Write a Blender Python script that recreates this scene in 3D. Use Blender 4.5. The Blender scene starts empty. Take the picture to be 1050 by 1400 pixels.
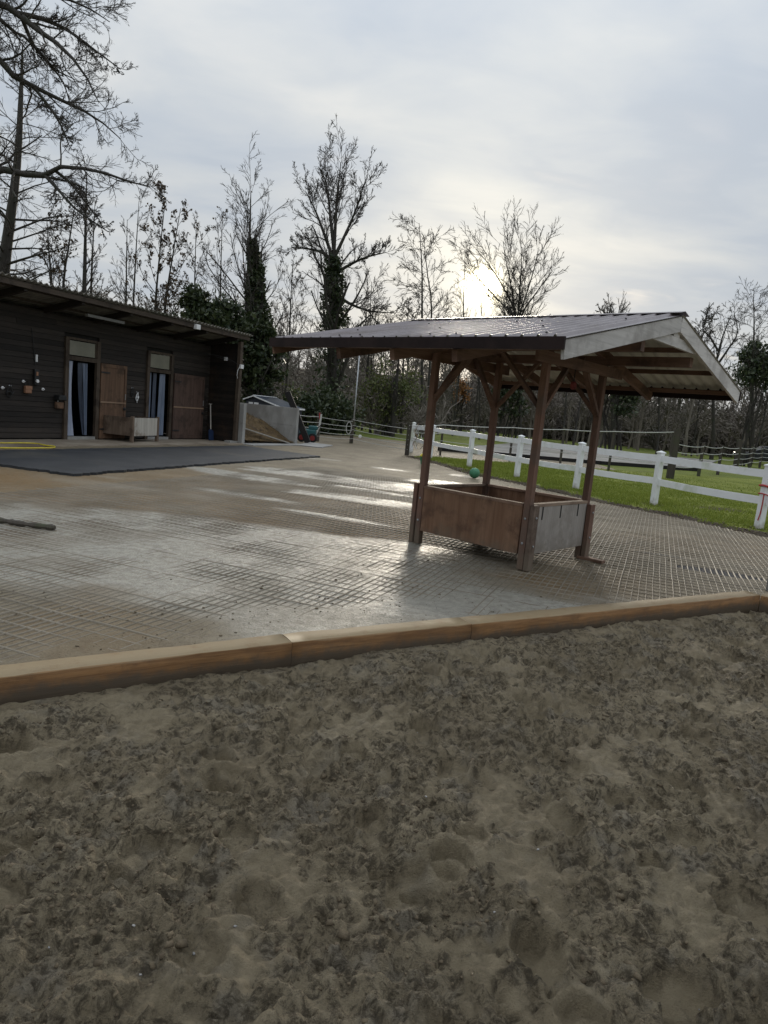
import bpy, math, numpy as np
from mathutils import Vector, Matrix
R_ = math.radians
rng = np.random.default_rng(7)
scene = bpy.context.scene
# ------------------------------------------------------------------ camera
FPX, PITCH, ROLL, CAMH = 930.0, R_(8.3), R_(5.4), 1.6
def rx(a): c, s = math.cos(a), math.sin(a); return np.array([[1,0,0],[0,c,-s],[0,s,c]])
def rz(a): c, s = math.cos(a), math.sin(a); return np.array([[c,-s,0],[s,c,0],[0,0,1]])
CM = rx(math.pi/2-PITCH) @ rz(ROLL)
CO = np.array([0,0,CAMH])
cam_d = bpy.data.cameras.new('camera'); cam = bpy.data.objects.new('camera', cam_d)
scene.collection.objects.link(cam)
cam_d.sensor_fit = 'VERTICAL'; cam_d.sensor_height = 24.0; cam_d.sensor_width = 18.0
cam_d.lens = FPX/1400*24.0
cam_d.clip_start = 0.05; cam_d.clip_end = 3000
m4 = np.eye(4); m4[:3,:3] = CM; m4[:3,3] = CO
cam.matrix_world = Matrix(m4.tolist())
scene.camera = cam
def ray(u, v): return CM @ np.array([(u-525)/FPX, -(v-700)/FPX, -1.0])
def G(u, v, z=0.0):
    d = ray(u, v); return CO + d*((z-CAMH)/d[2])
def atY(u, v, y):
    d = ray(u, v); return CO + d*(y/d[1])
def HT(u, v, p):
    d = ray(u, v); return CAMH + d[2]*math.hypot(p[0], p[1])/math.hypot(d[0], d[1])
def onplane(u, v, p, n):
    d = ray(u, v); return CO + d*(np.dot(np.asarray(p)-CO, n)/np.dot(d, n))
# ------------------------------------------------------------------ sky and sun
_sr = ray(659, 393); SUN_AZ, SUN_EL = math.atan2(_sr[0], _sr[1]), math.atan2(_sr[2], math.hypot(_sr[0], _sr[1]))
sdir = np.array([math.sin(SUN_AZ)*math.cos(SUN_EL), math.cos(SUN_AZ)*math.cos(SUN_EL), math.sin(SUN_EL)])
world = bpy.data.worlds.new('World'); scene.world = world; world.use_nodes = True
wt = world.node_tree; wt.nodes.clear()
class NT:
    def __init__(s, t): s.t = t
    def n(s, typ, **kw):
        nd = s.t.nodes.new(typ)
        for k, v in kw.items(): setattr(nd, k, v)
        return nd
    def link(s, a, b): s.t.links.new(a, b)
    def setin(s, sock, v):
        if hasattr(v, 'is_output'): s.t.links.new(v, sock)
        else: sock.default_value = v
    def math(s, op, a, b=None, c=None, clamp=False):
        nd = s.n('ShaderNodeMath', operation=op, use_clamp=clamp)
        s.setin(nd.inputs[0], a)
        if b is not None: s.setin(nd.inputs[1], b)
        if c is not None: s.setin(nd.inputs[2], c)
        return nd.outputs[0]
    def mix(s, f, a, b, blend='MIX'):
        nd = s.n('ShaderNodeMix', data_type='RGBA', blend_type=blend)
        s.setin(nd.inputs[0], f)
        s.setin(nd.inputs[6], (*a, 1) if isinstance(a, tuple) and len(a) == 3 else a)
        s.setin(nd.inputs[7], (*b, 1) if isinstance(b, tuple) and len(b) == 3 else b)
        return nd.outputs[2]
    def noise(s, vec, scale, detail=4, rough=.55, dist=0.0):
        nd = s.n('ShaderNodeTexNoise')
        nd.inputs['Scale'].default_value = scale; nd.inputs['Detail'].default_value = detail
        nd.inputs['Roughness'].default_value = rough; nd.inputs['Distortion'].default_value = dist
        if vec is not None: s.link(vec, nd.inputs['Vector'])
        return nd.outputs['Fac']
    def ramp(s, f, stops, interp='LINEAR'):
        nd = s.n('ShaderNodeValToRGB'); cr = nd.color_ramp; cr.interpolation = interp
        while len(cr.elements) < len(stops): cr.elements.new(0.5)
        for e, (p, c) in zip(cr.elements, stops):
            e.position = p; e.color = (*c, 1) if len(c) == 3 else c
        s.setin(nd.inputs[0], f); return nd.outputs[0]
    def maprange(s, v, a, b, c=0.0, d=1.0, smooth=True):
        nd = s.n('ShaderNodeMapRange', interpolation_type='SMOOTHSTEP' if smooth else 'LINEAR')
        s.setin(nd.inputs[0], v)
        for i, k in zip((1,2,3,4), (a,b,c,d)): nd.inputs[i].default_value = k
        return nd.outputs[0]
W = NT(wt)
tc = W.n('ShaderNodeTexCoord'); sep = W.n('ShaderNodeSeparateXYZ'); W.link(tc.outputs['Generated'], sep.inputs[0])
zc = W.math('MAXIMUM', sep.outputs[2], 0.0)
den = W.math('ADD', zc, 0.22)
cv = W.n('ShaderNodeCombineXYZ')
W.link(W.math('DIVIDE', sep.outputs[0], den), cv.inputs[0]); W.link(W.math('MULTIPLY', W.math('DIVIDE', sep.outputs[1], den), 1.7), cv.inputs[1])
sky = W.n('ShaderNodeTexSky', sky_type='NISHITA', sun_disc=False, sun_elevation=SUN_EL, sun_rotation=SUN_AZ, altitude=450, air_density=1.0, dust_density=2.0)
n1 = W.noise(cv.outputs[0], 0.8, 5, .5, .5); n2 = W.noise(cv.outputs[0], 2.6, 6, .52, .4)
cl = W.math('ADD', W.math('MULTIPLY', n1, .68), W.math('MULTIPLY', n2, .32))
cloud = W.ramp(cl, [(0.35, (2.3, 2.68, 3.2)), (0.45, (2.9, 3.2, 3.58)), (0.54, (3.4, 3.6, 3.78)), (0.65, (4.15, 4.18, 4.12))])
bright = W.math('MULTIPLY_ADD', W.math('POWER', zc, 2.2), 1.45, 1.0)
cloud = W.mix(1.0, cloud, (1, 1, 1), 'MULTIPLY')
vm = W.n('ShaderNodeVectorMath', operation='SCALE'); W.link(cloud, vm.inputs[0]); W.link(bright, vm.inputs[3])
cover = W.maprange(cl, 0.30, 0.44, 0.78, 0.97)
base = W.mix(cover, sky.outputs[0], vm.outputs[0])
dp = W.n('ShaderNodeVectorMath', operation='DOT_PRODUCT'); W.link(tc.outputs['Generated'], dp.inputs[0]); dp.inputs[1].default_value = tuple(sdir)
dd = W.math('MAXIMUM', dp.outputs['Value'], 0.0)
thick = W.maprange(n2, .3, .7, .75, 1.25)
g1 = W.math('MULTIPLY', W.math('POWER', dd, 8000.0), 150.0)
g2 = W.math('MULTIPLY', W.math('POWER', dd, 700.0), 2.0)
g3 = W.math('MULTIPLY', W.math('POWER', dd, 40.0), 1.15)
g23 = W.math('MULTIPLY', W.math('ADD', g2, g3), thick)
glow = W.math('ADD', g1, g23)
gv = W.n('ShaderNodeVectorMath', operation='SCALE'); gv.inputs[0].default_value = (1.0, .88, .56); W.link(glow, gv.inputs[3])
tot = W.n('ShaderNodeVectorMath', operation='ADD'); W.link(base, tot.inputs[0]); W.link(gv.outputs[0], tot.inputs[1])
bg = W.n('ShaderNodeBackground'); bg.inputs['Strength'].default_value = 0.1; W.link(tot.outputs[0], bg.inputs[0])
wo = W.n('ShaderNodeOutputWorld'); W.link(bg.outputs[0], wo.inputs[0])
sl = bpy.data.lights.new('sun', 'SUN'); sl.energy = 1.5; sl.angle = R_(11); sl.color = (1, .9, .74)
so = bpy.data.objects.new('sun', sl); scene.collection.objects.link(so)
so.rotation_euler = Vector((-sdir[0], -sdir[1], -sdir[2])).to_track_quat('-Z', 'Y').to_euler()
so.location = (4, 30, 30)
scene.view_settings.view_transform = 'Standard'; scene.view_settings.look = 'None'
scene.view_settings.exposure = 0.70; scene.view_settings.gamma = 1.0; scene.view_settings.use_curve_mapping = False
# ------------------------------------------------------------------ helpers: objects
def tag(o, label=None, cat=None, group=None, kind=None):
    if label: o['label'] = label
    if cat: o['category'] = cat
    if group: o['group'] = group
    if kind: o['kind'] = kind
    return o
def thing(name, loc, label, cat, group=None):
    o = bpy.data.objects.new(name, None); scene.collection.objects.link(o)
    o.location = tuple(float(x) for x in loc); o.empty_display_size = .2
    return tag(o, label, cat, group)
def wloc(o):
    l = np.zeros(3)
    while o is not None:
        l += np.array(o.location); o = o.parent
    return l
def mesh_np(name, V, F, mat, parent=None, smooth=False, attrs=None, loc=None, Fmix=None):
    """V (n,3) world coordinates, F (m,k) index array (Fmix: a second array of another k)."""
    V = np.asarray(V, dtype=np.float64)
    off = wloc(parent) if parent is not None else np.zeros(3)
    l = np.zeros(3) if loc is None else np.asarray(loc, float) - off
    me = bpy.data.meshes.new(name)
    Fs = [np.asarray(f, dtype=np.int32) for f in ([F] if Fmix is None else [F, Fmix]) if len(f)]
    me.vertices.add(len(V)); me.vertices.foreach_set('co', (V-off-l).astype(np.float32).ravel())
    nl = sum(f.size for f in Fs); npoly = sum(len(f) for f in Fs)
    me.loops.add(nl); me.loops.foreach_set('vertex_index', np.concatenate([f.ravel() for f in Fs]))
    me.polygons.add(npoly)
    tot_ = np.concatenate([np.full(len(f), f.shape[1], np.int32) for f in Fs])
    me.polygons.foreach_set('loop_start', np.concatenate([[0], np.cumsum(tot_)[:-1]]).astype(np.int32))
    me.polygons.foreach_set('loop_total', tot_)
    if smooth: me.polygons.foreach_set('use_smooth', np.ones(npoly, bool))
    me.update(calc_edges=True); me.validate()
    if attrs:
        for k, a in attrs.items():
            at = me.attributes.new(k, 'FLOAT', 'POINT'); at.data.foreach_set('value', np.asarray(a, np.float32))
    o = bpy.data.objects.new(name, me); scene.collection.objects.link(o)
    if mat: me.materials.append(mat)
    if parent is not None: o.parent = parent
    o.location = tuple(l)
    return o
class MB:
    def __init__(s): s.v = []; s.f = []
    def box(s, c, ax, hs):
        """centre, three axis vectors, half sizes"""
        i = len(s.v); c = np.asarray(c, float)
        for sz in (-1, 1):
            for sy in (-1, 1):
                for sx in (-1, 1):
                    s.v.append(c+ax[0]*hs[0]*sx+ax[1]*hs[1]*sy+ax[2]*hs[2]*sz)
        for q in ((0,2,3,1),(4,5,7,6),(0,1,5,4),(2,6,7,3),(0,4,6,2),(1,3,7,5)): s.f.append(tuple(i+k for k in q))
        return s
    def bar(s, p, q, w, h, up=(0,0,1)):
        """box from p to q, width w (sideways), height h (along up)"""
        p = np.asarray(p, float); q = np.asarray(q, float); d = q-p; L = np.linalg.norm(d); d = d/L
        sd = np.cross(d, np.asarray(up, float))
        if np.linalg.norm(sd) < 1e-6: sd = np.cross(d, [1., 0, 0])
        sd /= np.linalg.norm(sd); u = np.cross(sd, d)
        return s.box((p+q)/2, (d, sd, u), (L/2, w/2, h/2))
    def poly(s, pts, thick_vec):
        """prism of a polygon"""
        i = len(s.v); n = len(pts); t = np.asarray(thick_vec, float)
        for p in pts: s.v.append(np.asarray(p, float))
        for p in pts: s.v.append(np.asarray(p, float)+t)
        s.f.append(tuple(i+k for k in range(n))); s.f.append(tuple(i+n+k for k in reversed(range(n))))
        for k in range(n): s.f.append((i+k, i+(k+1) % n, i+n+(k+1) % n, i+n+k)[::-1])
        return s
    def tube(s, pts, r, k=8, cap=True):
        pts = [np.asarray(p, float) for p in pts]; n = len(pts); r = np.broadcast_to(np.asarray(r, float), (n,))
        i = len(s.v)
        ref = None
        for j in range(n):
            t = pts[min(j+1, n-1)]-pts[max(j-1, 0)]; t /= np.linalg.norm(t)
            if ref is None:
                ref = np.cross(t, [0, 0, 1.]); 
                if np.linalg.norm(ref) < .05: ref = np.cross(t, [1., 0, 0])
            u = ref-t*np.dot(ref, t); u /= np.linalg.norm(u); ref = u; w = np.cross(t, u)
            for a in range(k):
                th = 2*math.pi*a/k; s.v.append(pts[j]+r[j]*(math.cos(th)*u+math.sin(th)*w))
        for j in range(n-1):
            for a in range(k):
                b = (a+1) % k
                s.f.append((i+j*k+a, i+j*k+b, i+(j+1)*k+b, i+(j+1)*k+a))
        if cap:
            s.f.append(tuple(i+a for a in reversed(range(k)))); s.f.append(tuple(i+(n-1)*k+a for a in range(k)))
        return s
    def lathe(s, c, prof, k=16, ax=((1,0,0),(0,1,0),(0,0,1))):
        c = np.asarray(c, float); X, Y, Z = [np.asarray(a, float) for a in ax]; i = len(s.v); n = len(prof)
        for r, z in prof:
            for a in range(k):
                th = 2*math.pi*a/k; s.v.append(c+X*r*math.cos(th)+Y*r*math.sin(th)+Z*z)
        for j in range(n-1):
            for a in range(k):
                b = (a+1) % k; s.f.append((i+j*k+a, i+j*k+b, i+(j+1)*k+b, i+(j+1)*k+a))
        s.f.append(tuple(i+a for a in reversed(range(k)))); s.f.append(tuple(i+(n-1)*k+a for a in range(k)))
        return s
    def build(s, name, mat, parent=None, smooth=False, bevel=0.0, loc=None, weld=False):
        off = wloc(parent) if parent is not None else np.zeros(3)
        l = np.zeros(3) if loc is None else np.asarray(loc, float)-off
        me = bpy.data.meshes.new(name)
        me.from_pydata([tuple(p-off-l) for p in s.v], [], s.f); me.validate(); me.update()
        if smooth: me.polygons.foreach_set('use_smooth', np.ones(len(me.polygons), bool))
        me.materials.append(mat)
        o = bpy.data.objects.new(name, me); scene.collection.objects.link(o)
        if parent is not None: o.parent = parent
        o.location = tuple(l)
        if bevel:
            b = o.modifiers.new('bevel', 'BEVEL'); b.width = bevel; b.segments = 2; b.limit_method = 'ANGLE'
        return o
X3, Y3, Z3 = np.eye(3)
EX = (X3, Y3, Z3)
# ------------------------------------------------------------------ helpers: noise
def vnoise(x, y, scale, seed):
    r = np.random.default_rng(seed); T = r.random((256, 256))
    x = np.asarray(x)/scale+1000.37; y = np.asarray(y)/scale+1000.71
    xi = np.floor(x).astype(int); yi = np.floor(y).astype(int); fx = x-xi; fy = y-yi
    fx = fx*fx*(3-2*fx); fy = fy*fy*(3-2*fy)
    a = T[xi % 256, yi % 256]; b = T[(xi+1) % 256, yi % 256]; c = T[xi % 256, (yi+1) % 256]; d = T[(xi+1) % 256, (yi+1) % 256]
    return (a*(1-fx)+b*fx)*(1-fy)+(c*(1-fx)+d*fx)*fy-.5
def fbm(x, y, scale, oct, seed, gain=.5):
    s = 0; a = 1.0; ca, sa = math.cos(.6), math.sin(.6)
    for o in range(oct):
        s = s+a*vnoise(x, y, scale, seed+o*17); x, y = x*ca-y*sa, x*sa+y*ca; scale *= .5; a *= gain
    return s
def sstep(a, b, x):
    t = np.clip((np.asarray(x, float)-a)/(b-a), 0, 1); return t*t*(3-2*t)
# ------------------------------------------------------------------ helpers: materials
def pmat(name, c1, c2=None, rough=.7, scale=6.0, stretch=(1,1,1), bump=.0, bscale=40.0, spec=.4, randv=0.0, c3=None, sharp=(.35, .65), metal=0.0, bdist=.01, transl=0.0):
    m = bpy.data.materials.new(name); m.use_nodes = True; t = m.node_tree; t.nodes.clear(); N = NT(t)
    o = N.n('ShaderNodeOutputMaterial'); b = N.n('ShaderNodeBsdfPrincipled'); N.link(b.outputs[0], o.inputs[0])
    tc = N.n('ShaderNodeTexCoord'); mp = N.n('ShaderNodeMapping'); N.link(tc.outputs['Object'], mp.inputs[0]); mp.inputs['Scale'].default_value = stretch
    b.inputs['Roughness'].default_value = rough; b.inputs['Specular IOR Level'].default_value = spec; b.inputs['Metallic'].default_value = metal
    c2 = c2 or c1
    f = N.maprange(N.noise(mp.outputs[0], scale, 6, .6), sharp[0], sharp[1])
    col = N.mix(f, c1, c2)
    if c3:
        f3 = N.maprange(N.noise(mp.outputs[0], scale*.37, 5, .6, .6), .5, .68); col = N.mix(f3, col, c3)
    if randv:
        oi = N.n('ShaderNodeObjectInfo'); k = N.maprange(oi.outputs['Random'], 0, 1, 1-randv, 1+randv, False)
        sc = N.n('ShaderNodeVectorMath', operation='SCALE'); N.link(col, sc.inputs[0]); N.link(k, sc.inputs[3]); col = sc.outputs[0]
    N.link(col, b.inputs['Base Color'])
    if bump:
        bn = N.n('ShaderNodeBump'); bn.inputs['Strength'].default_value = bump; bn.inputs['Distance'].default_value = bdist
        N.link(N.noise(mp.outputs[0], bscale, 5, .6), bn.inputs['Height']); N.link(bn.outputs[0], b.inputs['Normal'])
    if transl: b.inputs['Transmission Weight'].default_value = transl
    return m
def wood(name, c1, c2, axis, c3=None, rough=.75, bump=.35, randv=.18, dens=14):
    """grain runs along the world-aligned direction `axis` given as a rotation angle about z, or 'z' for uprights"""
    m = bpy.data.materials.new(name); m.use_nodes = True; t = m.node_tree; t.nodes.clear(); N = NT(t)
    o = N.n('ShaderNodeOutputMaterial'); b = N.n('ShaderNodeBsdfPrincipled'); N.link(b.outputs[0], o.inputs[0])
    tc = N.n('ShaderNodeTexCoord'); mp = N.n('ShaderNodeMapping', vector_type='POINT'); N.link(tc.outputs['Object'], mp.inputs[0])
    mp2 = N.n('ShaderNodeMapping'); N.link(mp.outputs[0], mp2.inputs[0])
    if axis == 'z': mp2.inputs['Scale'].default_value = (dens, dens, dens*.06)
    else:
        mp.inputs['Rotation'].default_value = (0, 0, -axis); mp2.inputs['Scale'].default_value = (dens*.06, dens, dens)
    oi = N.n('ShaderNodeObjectInfo'); ad = N.n('ShaderNodeVectorMath', operation='ADD'); N.link(mp2.outputs[0], ad.inputs[0])
    mu = N.math('MULTIPLY', oi.outputs['Random'], 37.0); N.link(mu, ad.inputs[1])
    g = N.noise(ad.outputs[0], 1.0, 8, .65, .8); g2 = N.noise(ad.outputs[0], 5.0, 4, .6)
    col = N.mix(N.maprange(g, .3, .7), c1, c2)
    col = N.mix(N.math('MULTIPLY', N.maprange(g2, .45, .75), .35), col, tuple(x*.35 for x in c1))
    if c3:
        bl = N.maprange(N.noise(tc.outputs['Object'], 2.3, 6, .65), .48, .66); col = N.mix(bl, col, c3)
    k = N.maprange(oi.outputs['Random'], 0, 1, 1-randv, 1+randv, False)
    sc = N.n('ShaderNodeVectorMath', operation='SCALE'); N.link(col, sc.inputs[0]); N.link(k, sc.inputs[3])
    N.link(sc.outputs[0], b.inputs['Base Color']); b.inputs['Roughness'].default_value = rough; b.inputs['Specular IOR Level'].default_value = .3
    bn = N.n('ShaderNodeBump'); bn.inputs['Strength'].default_value = bump; bn.inputs['Distance'].default_value = .006
    N.link(N.math('ADD', g, N.math('MULTIPLY', g2, .5)), bn.inputs['Height']); N.link(bn.outputs[0], b.inputs['Normal'])
    return m
def leafmat(name, c1, c2, rough=.6, spec=.3):
    m = bpy.data.materials.new(name); m.use_nodes = True; t = m.node_tree; t.nodes.clear(); N = NT(t)
    o = N.n('ShaderNodeOutputMaterial'); b = N.n('ShaderNodeBsdfPrincipled')
    ge = N.n('ShaderNodeNewGeometry'); col = N.mix(ge.outputs['Random Per Island'], c1, c2)
    N.link(col, b.inputs['Base Color']); b.inputs['Roughness'].default_value = rough; b.inputs['Specular IOR Level'].default_value = spec
    tr = N.n('ShaderNodeBsdfTranslucent'); N.link(col, tr.inputs[0]); mx = N.n('ShaderNodeMixShader'); mx.inputs[0].default_value = .25
    N.link(b.outputs[0], mx.inputs[1]); N.link(tr.outputs[0], mx.inputs[2]); N.link(mx.outputs[0], o.inputs[0])
    return m
# ------------------------------------------------------------------ frames
barn_O = G(0, 601.7); barn_E = G(282, 601.0); barn_post = G(321, 606)
bd = barn_E-barn_O; bd[2] = 0; bd /= np.linalg.norm(bd)
bn = np.array([bd[1], -bd[0], 0])
BANG = math.atan2(bd[1], bd[0])
fp1 = G(571, 742); fp3 = G(712, 778)
FA = fp3-fp1; FL = np.linalg.norm(FA); FA /= FL
FN = np.array([-FA[1], FA[0], 0]); FW = 1.40
FANG = math.atan2(FA[1], FA[0]); NANG = math.atan2(FN[1], FN[0])
ZT = .07
beam_px = [(-160, 945), (0, 926), (400, 878.6), (700, 848), (1040, 813.5)]
beam = [G(u, v, ZT) for u, v in beam_px]
bx_ = np.array([p[0] for p in beam]); by_ = np.array([p[1] for p in beam])
sl0 = (by_[1]-by_[0])/(bx_[1]-bx_[0]); sl1 = (by_[-1]-by_[-2])/(bx_[-1]-bx_[-2])
BXX = np.concatenate([[bx_[0]-12], bx_, [bx_[-1]+14]]); BYY = np.concatenate([[by_[0]-12*sl0], by_, [by_[-1]+14*sl1]])
def yb(x): return np.interp(x, BXX, BYY)
# ------------------------------------------------------------------ MATERIALS
M = {}
M['feeder_a'] = wood('feeder_wood_a', (.135, .075, .052), (.20, .122, .088), FANG, (.075, .045, .035))
M['feeder_n'] = wood('feeder_wood_n', (.135, .075, .052), (.20, .122, .088), NANG, (.075, .045, .035))
M['feeder_z'] = wood('feeder_wood_z', (.145, .078, .055), (.215, .128, .094), 'z', (.13, .088, .068))
M['feeder_panel'] = wood('feeder_panel', (.19, .10, .058), (.29, .17, .105), 'z', (.13, .072, .046), dens=7)
M['feeder_grey'] = wood('feeder_grey', (.29, .265, .24), (.38, .35, .32), 'z', (.25, .225, .20), dens=9)
M['stub_grey'] = wood('stub_grey', (.16, .11, .085), (.25, .19, .15), 'z', (.11, .075, .055))
M['cap'] = wood('cap_wood', (.21, .125, .085), (.31, .20, .14), FANG, (.14, .08, .055))
M['capn'] = wood('cap_wood_n', (.24, .17, .125), (.36, .27, .20), NANG, (.15, .10, .07))
M['barge'] = wood('barge_board', (.46, .44, .42), (.60, .575, .55), NANG, (.36, .34, .32), dens=8)
M['roofbrown'] = pmat('roof_metal', (.15, .125, .132), (.21, .182, .19), .34, 3.0, bump=.05, bscale=60, spec=.5, c3=(.12, .095, .09))
M['rooflight'] = pmat('roof_underside', (.52, .52, .46), (.62, .62, .56), .5, 3.0, bump=.03)
M['fascia'] = pmat('fascia_metal', (.014, .009, .009), (.024, .015, .014), .6, 4.0, bump=.05, spec=.12)
M['screw'] = pmat('screw_metal', (.03, .03, .03), None, .4)
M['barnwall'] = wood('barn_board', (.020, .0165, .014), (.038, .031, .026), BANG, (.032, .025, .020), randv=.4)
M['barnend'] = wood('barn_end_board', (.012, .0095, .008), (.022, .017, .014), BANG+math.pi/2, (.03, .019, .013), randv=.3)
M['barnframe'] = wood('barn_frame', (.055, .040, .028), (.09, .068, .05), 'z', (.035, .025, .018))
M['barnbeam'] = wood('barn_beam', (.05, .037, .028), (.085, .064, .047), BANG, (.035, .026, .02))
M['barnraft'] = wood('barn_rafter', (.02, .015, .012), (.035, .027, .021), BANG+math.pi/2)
M['doorwood'] = wood('door_wood', (.11, .064, .040), (.18, .107, .066), 'z', (.07, .043, .028), dens=9)
M['doorwood2'] = wood('door_wood_dark', (.068, .042, .033), (.108, .068, .053), 'z', (.05, .033, .026), dens=9)
M['boxwood'] = wood('box_wood', (.12, .085, .06), (.19, .14, .105), 'z', (.08, .055, .04), dens=9)
M['boxgrey'] = wood('box_grey', (.42, .39, .34), (.56, .53, .47), 'z', (.24, .20, .16), dens=7)
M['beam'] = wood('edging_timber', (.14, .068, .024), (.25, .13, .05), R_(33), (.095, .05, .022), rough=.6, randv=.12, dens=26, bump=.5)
def dusty_lit_top(m, col, lo=-.09):
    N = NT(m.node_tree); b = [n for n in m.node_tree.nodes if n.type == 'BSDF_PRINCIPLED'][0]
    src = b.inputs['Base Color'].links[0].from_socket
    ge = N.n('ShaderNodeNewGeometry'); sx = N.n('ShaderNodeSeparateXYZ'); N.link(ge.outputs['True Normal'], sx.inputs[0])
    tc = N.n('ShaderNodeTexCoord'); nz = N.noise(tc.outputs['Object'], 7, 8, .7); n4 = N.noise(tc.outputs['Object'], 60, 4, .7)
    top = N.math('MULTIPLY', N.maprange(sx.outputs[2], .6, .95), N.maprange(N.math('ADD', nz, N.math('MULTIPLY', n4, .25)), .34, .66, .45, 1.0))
    c = N.mix(top, src, col)  # upward faces paler: sand dust, and their brighter light put into the colour
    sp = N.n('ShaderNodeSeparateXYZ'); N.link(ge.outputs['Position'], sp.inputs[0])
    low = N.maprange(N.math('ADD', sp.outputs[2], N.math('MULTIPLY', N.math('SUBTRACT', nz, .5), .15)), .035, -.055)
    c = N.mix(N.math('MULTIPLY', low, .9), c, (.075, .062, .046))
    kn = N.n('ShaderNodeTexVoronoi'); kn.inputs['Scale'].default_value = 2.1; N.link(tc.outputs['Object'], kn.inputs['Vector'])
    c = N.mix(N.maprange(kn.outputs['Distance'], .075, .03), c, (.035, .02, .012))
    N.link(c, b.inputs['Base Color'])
dusty_lit_top(M['beam'], (.27, .205, .12))
def splash(m, col, z1, amt=.8, sc=6):
    N = NT(m.node_tree); b = [n for n in m.node_tree.nodes if n.type == 'BSDF_PRINCIPLED'][0]
    src = b.inputs['Base Color'].links[0].from_socket; ge = N.n('ShaderNodeNewGeometry'); sp = N.n('ShaderNodeSeparateXYZ'); N.link(ge.outputs['Position'], sp.inputs[0])
    nz = N.noise(ge.outputs['Position'], sc, 7, .7); f = N.maprange(N.math('ADD', sp.outputs[2], N.math('MULTIPLY', N.math('SUBTRACT', nz, .5), z1*2.2)), z1, 0.0)
    N.link(N.mix(N.math('MULTIPLY', f, amt), src, col), b.inputs['Base Color'])
for k_ in ('feeder_z', 'feeder_panel', 'feeder_grey', 'stub_grey'): splash(M[k_], (.15, .122, .088), .35, .75)
M['oldtimber'] = wood('old_timber', (.05, .042, .034), (.085, .072, .058), 'z', (.06, .065, .035))
M['blackbeam'] = wood('black_timber', (.010, .009, .009), (.018, .016, .015), 'z')
M['plank'] = wood('grey_plank', (.30, .28, .25), (.42, .40, .36), 0.3)
M['corr'] = pmat('fibre_cement', (.11, .10, .085), (.17, .155, .13), .9, 2.5, bump=.3, bscale=50, c3=(.07, .075, .05))
M['white'] = pmat('white_pvc', (.80, .81, .82), (.72, .73, .72), .45, 3.0, c3=(.58, .61, .52), sharp=(.4, .8))
splash(M['white'], (.30, .27, .19), .22, .8)
M['concrete'] = pmat('concrete', (.25, .245, .23), (.34, .335, .32), .9, 2.2, stretch=(1, 1, .5), bump=.25, bscale=30, c3=(.22, .21, .195))
M['apron'] = pmat('concrete_apron', (.22, .18, .135), (.30, .255, .20), .8, 1.4, bump=.25, bscale=25, c3=(.15, .115, .08))
M['mat'] = pmat('asphalt_sheet', (.019, .021, .025), (.032, .034, .038), .62, 1.6, bump=.7, bscale=45, c3=(.05, .048, .044), spec=.4)
M['glassfrost'] = pmat('frosted_pane', (.17, .165, .12), (.22, .21, .16), .35, 2.0)
M['curtain'] = pmat('pvc_strip', (.26, .30, .40), (.42, .46, .55), .3, 3.0, stretch=(1, 1, .3), spec=.5)
M['curtain_blue'] = pmat('pvc_strip_blue', (.025, .034, .058), (.06, .078, .12), .3, 3.0, stretch=(1, 1, .3), spec=.5)
M['curtain_mid'] = pmat('pvc_strip_mid', (.09, .12, .18), (.16, .195, .27), .3, 3.0, stretch=(1, 1, .3), spec=.5)
M['tube'] = pmat('grey_lamp', (.24, .24, .23), (.2, .2, .19), .5, 8)  # plain grey for the tube fitting
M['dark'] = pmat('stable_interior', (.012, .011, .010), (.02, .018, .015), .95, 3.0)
M['steel'] = pmat('galvanised', (.36, .37, .38), (.46, .47, .48), .45, 8.0, metal=.7)
M['black'] = pmat('black_plastic', (.012, .012, .013), (.02, .02, .02), .5, 8.0)
M['whitep'] = pmat('white_plastic', (.78, .79, .80), (.7, .7, .7), .4, 8.0)
M['tan'] = pmat('tan_leather', (.32, .17, .10), (.24, .12, .07), .6, 20)
M['yellow'] = pmat('yellow_hose', (.68, .56, .04), (.55, .44, .04), .45, 9)
M['green'] = pmat('green_rubber', (.055, .21, .11), (.04, .16, .085), .5, 8, bump=.2, bscale=90, c3=(.09, .17, .09))
M['red'] = pmat('red_plastic', (.42, .03, .025), (.34, .03, .03), .45, 8)
M['hubred'] = pmat('hub_red', (.20, .02, .018), None, .5)
M['teal'] = pmat('teal_paint', (.02, .10, .105), (.02, .08, .085), .45, 8)
M['blue'] = pmat('blue_plastic', (.015, .03, .075), (.012, .025, .06), .45, 8)
M['rope'] = pmat('white_rope', (.52, .52, .49), (.42, .42, .39), .8, 30)
M['navy'] = pmat('shed_cladding', (.02, .024, .035), (.028, .032, .045), .5, 3, bump=.1)
M['shedroof'] = pmat('shed_roof', (.030, .040, .055), (.042, .054, .072), .6, 3, spec=.2)
M['trunk'] = wood('bark', (.032, .028, .023), (.055, .049, .042), 'z', (.035, .038, .024), randv=.1, dens=9, bump=.6)
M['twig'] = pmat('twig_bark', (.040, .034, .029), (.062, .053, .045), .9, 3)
M['fartwig'] = pmat('far_twig_hazed', (.135, .115, .096), (.20, .175, .148), .95, .25, c3=(.065, .066, .045))  # lightened bark: distance haze put into the twig colour
M['ivy'] = leafmat('ivy_leaf', (.016, .030, .012), (.062, .078, .030), .45, .45)
M['deadleaf'] = leafmat('dead_leaf', (.05, .035, .022), (.10, .07, .04))
M['brush'] = leafmat('brush_leaf', (.055, .075, .022), (.13, .14, .05))
M['rustleaf'] = leafmat('rust_leaf', (.22, .10, .03), (.30, .15, .05))
M['grass'] = leafmat('grass_blade', (.125, .175, .022), (.25, .285, .055), .6, .25)
M['carpaint'] = pmat('car_paint', (.012, .014, .018), None, .2, 5, spec=.6)
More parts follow.
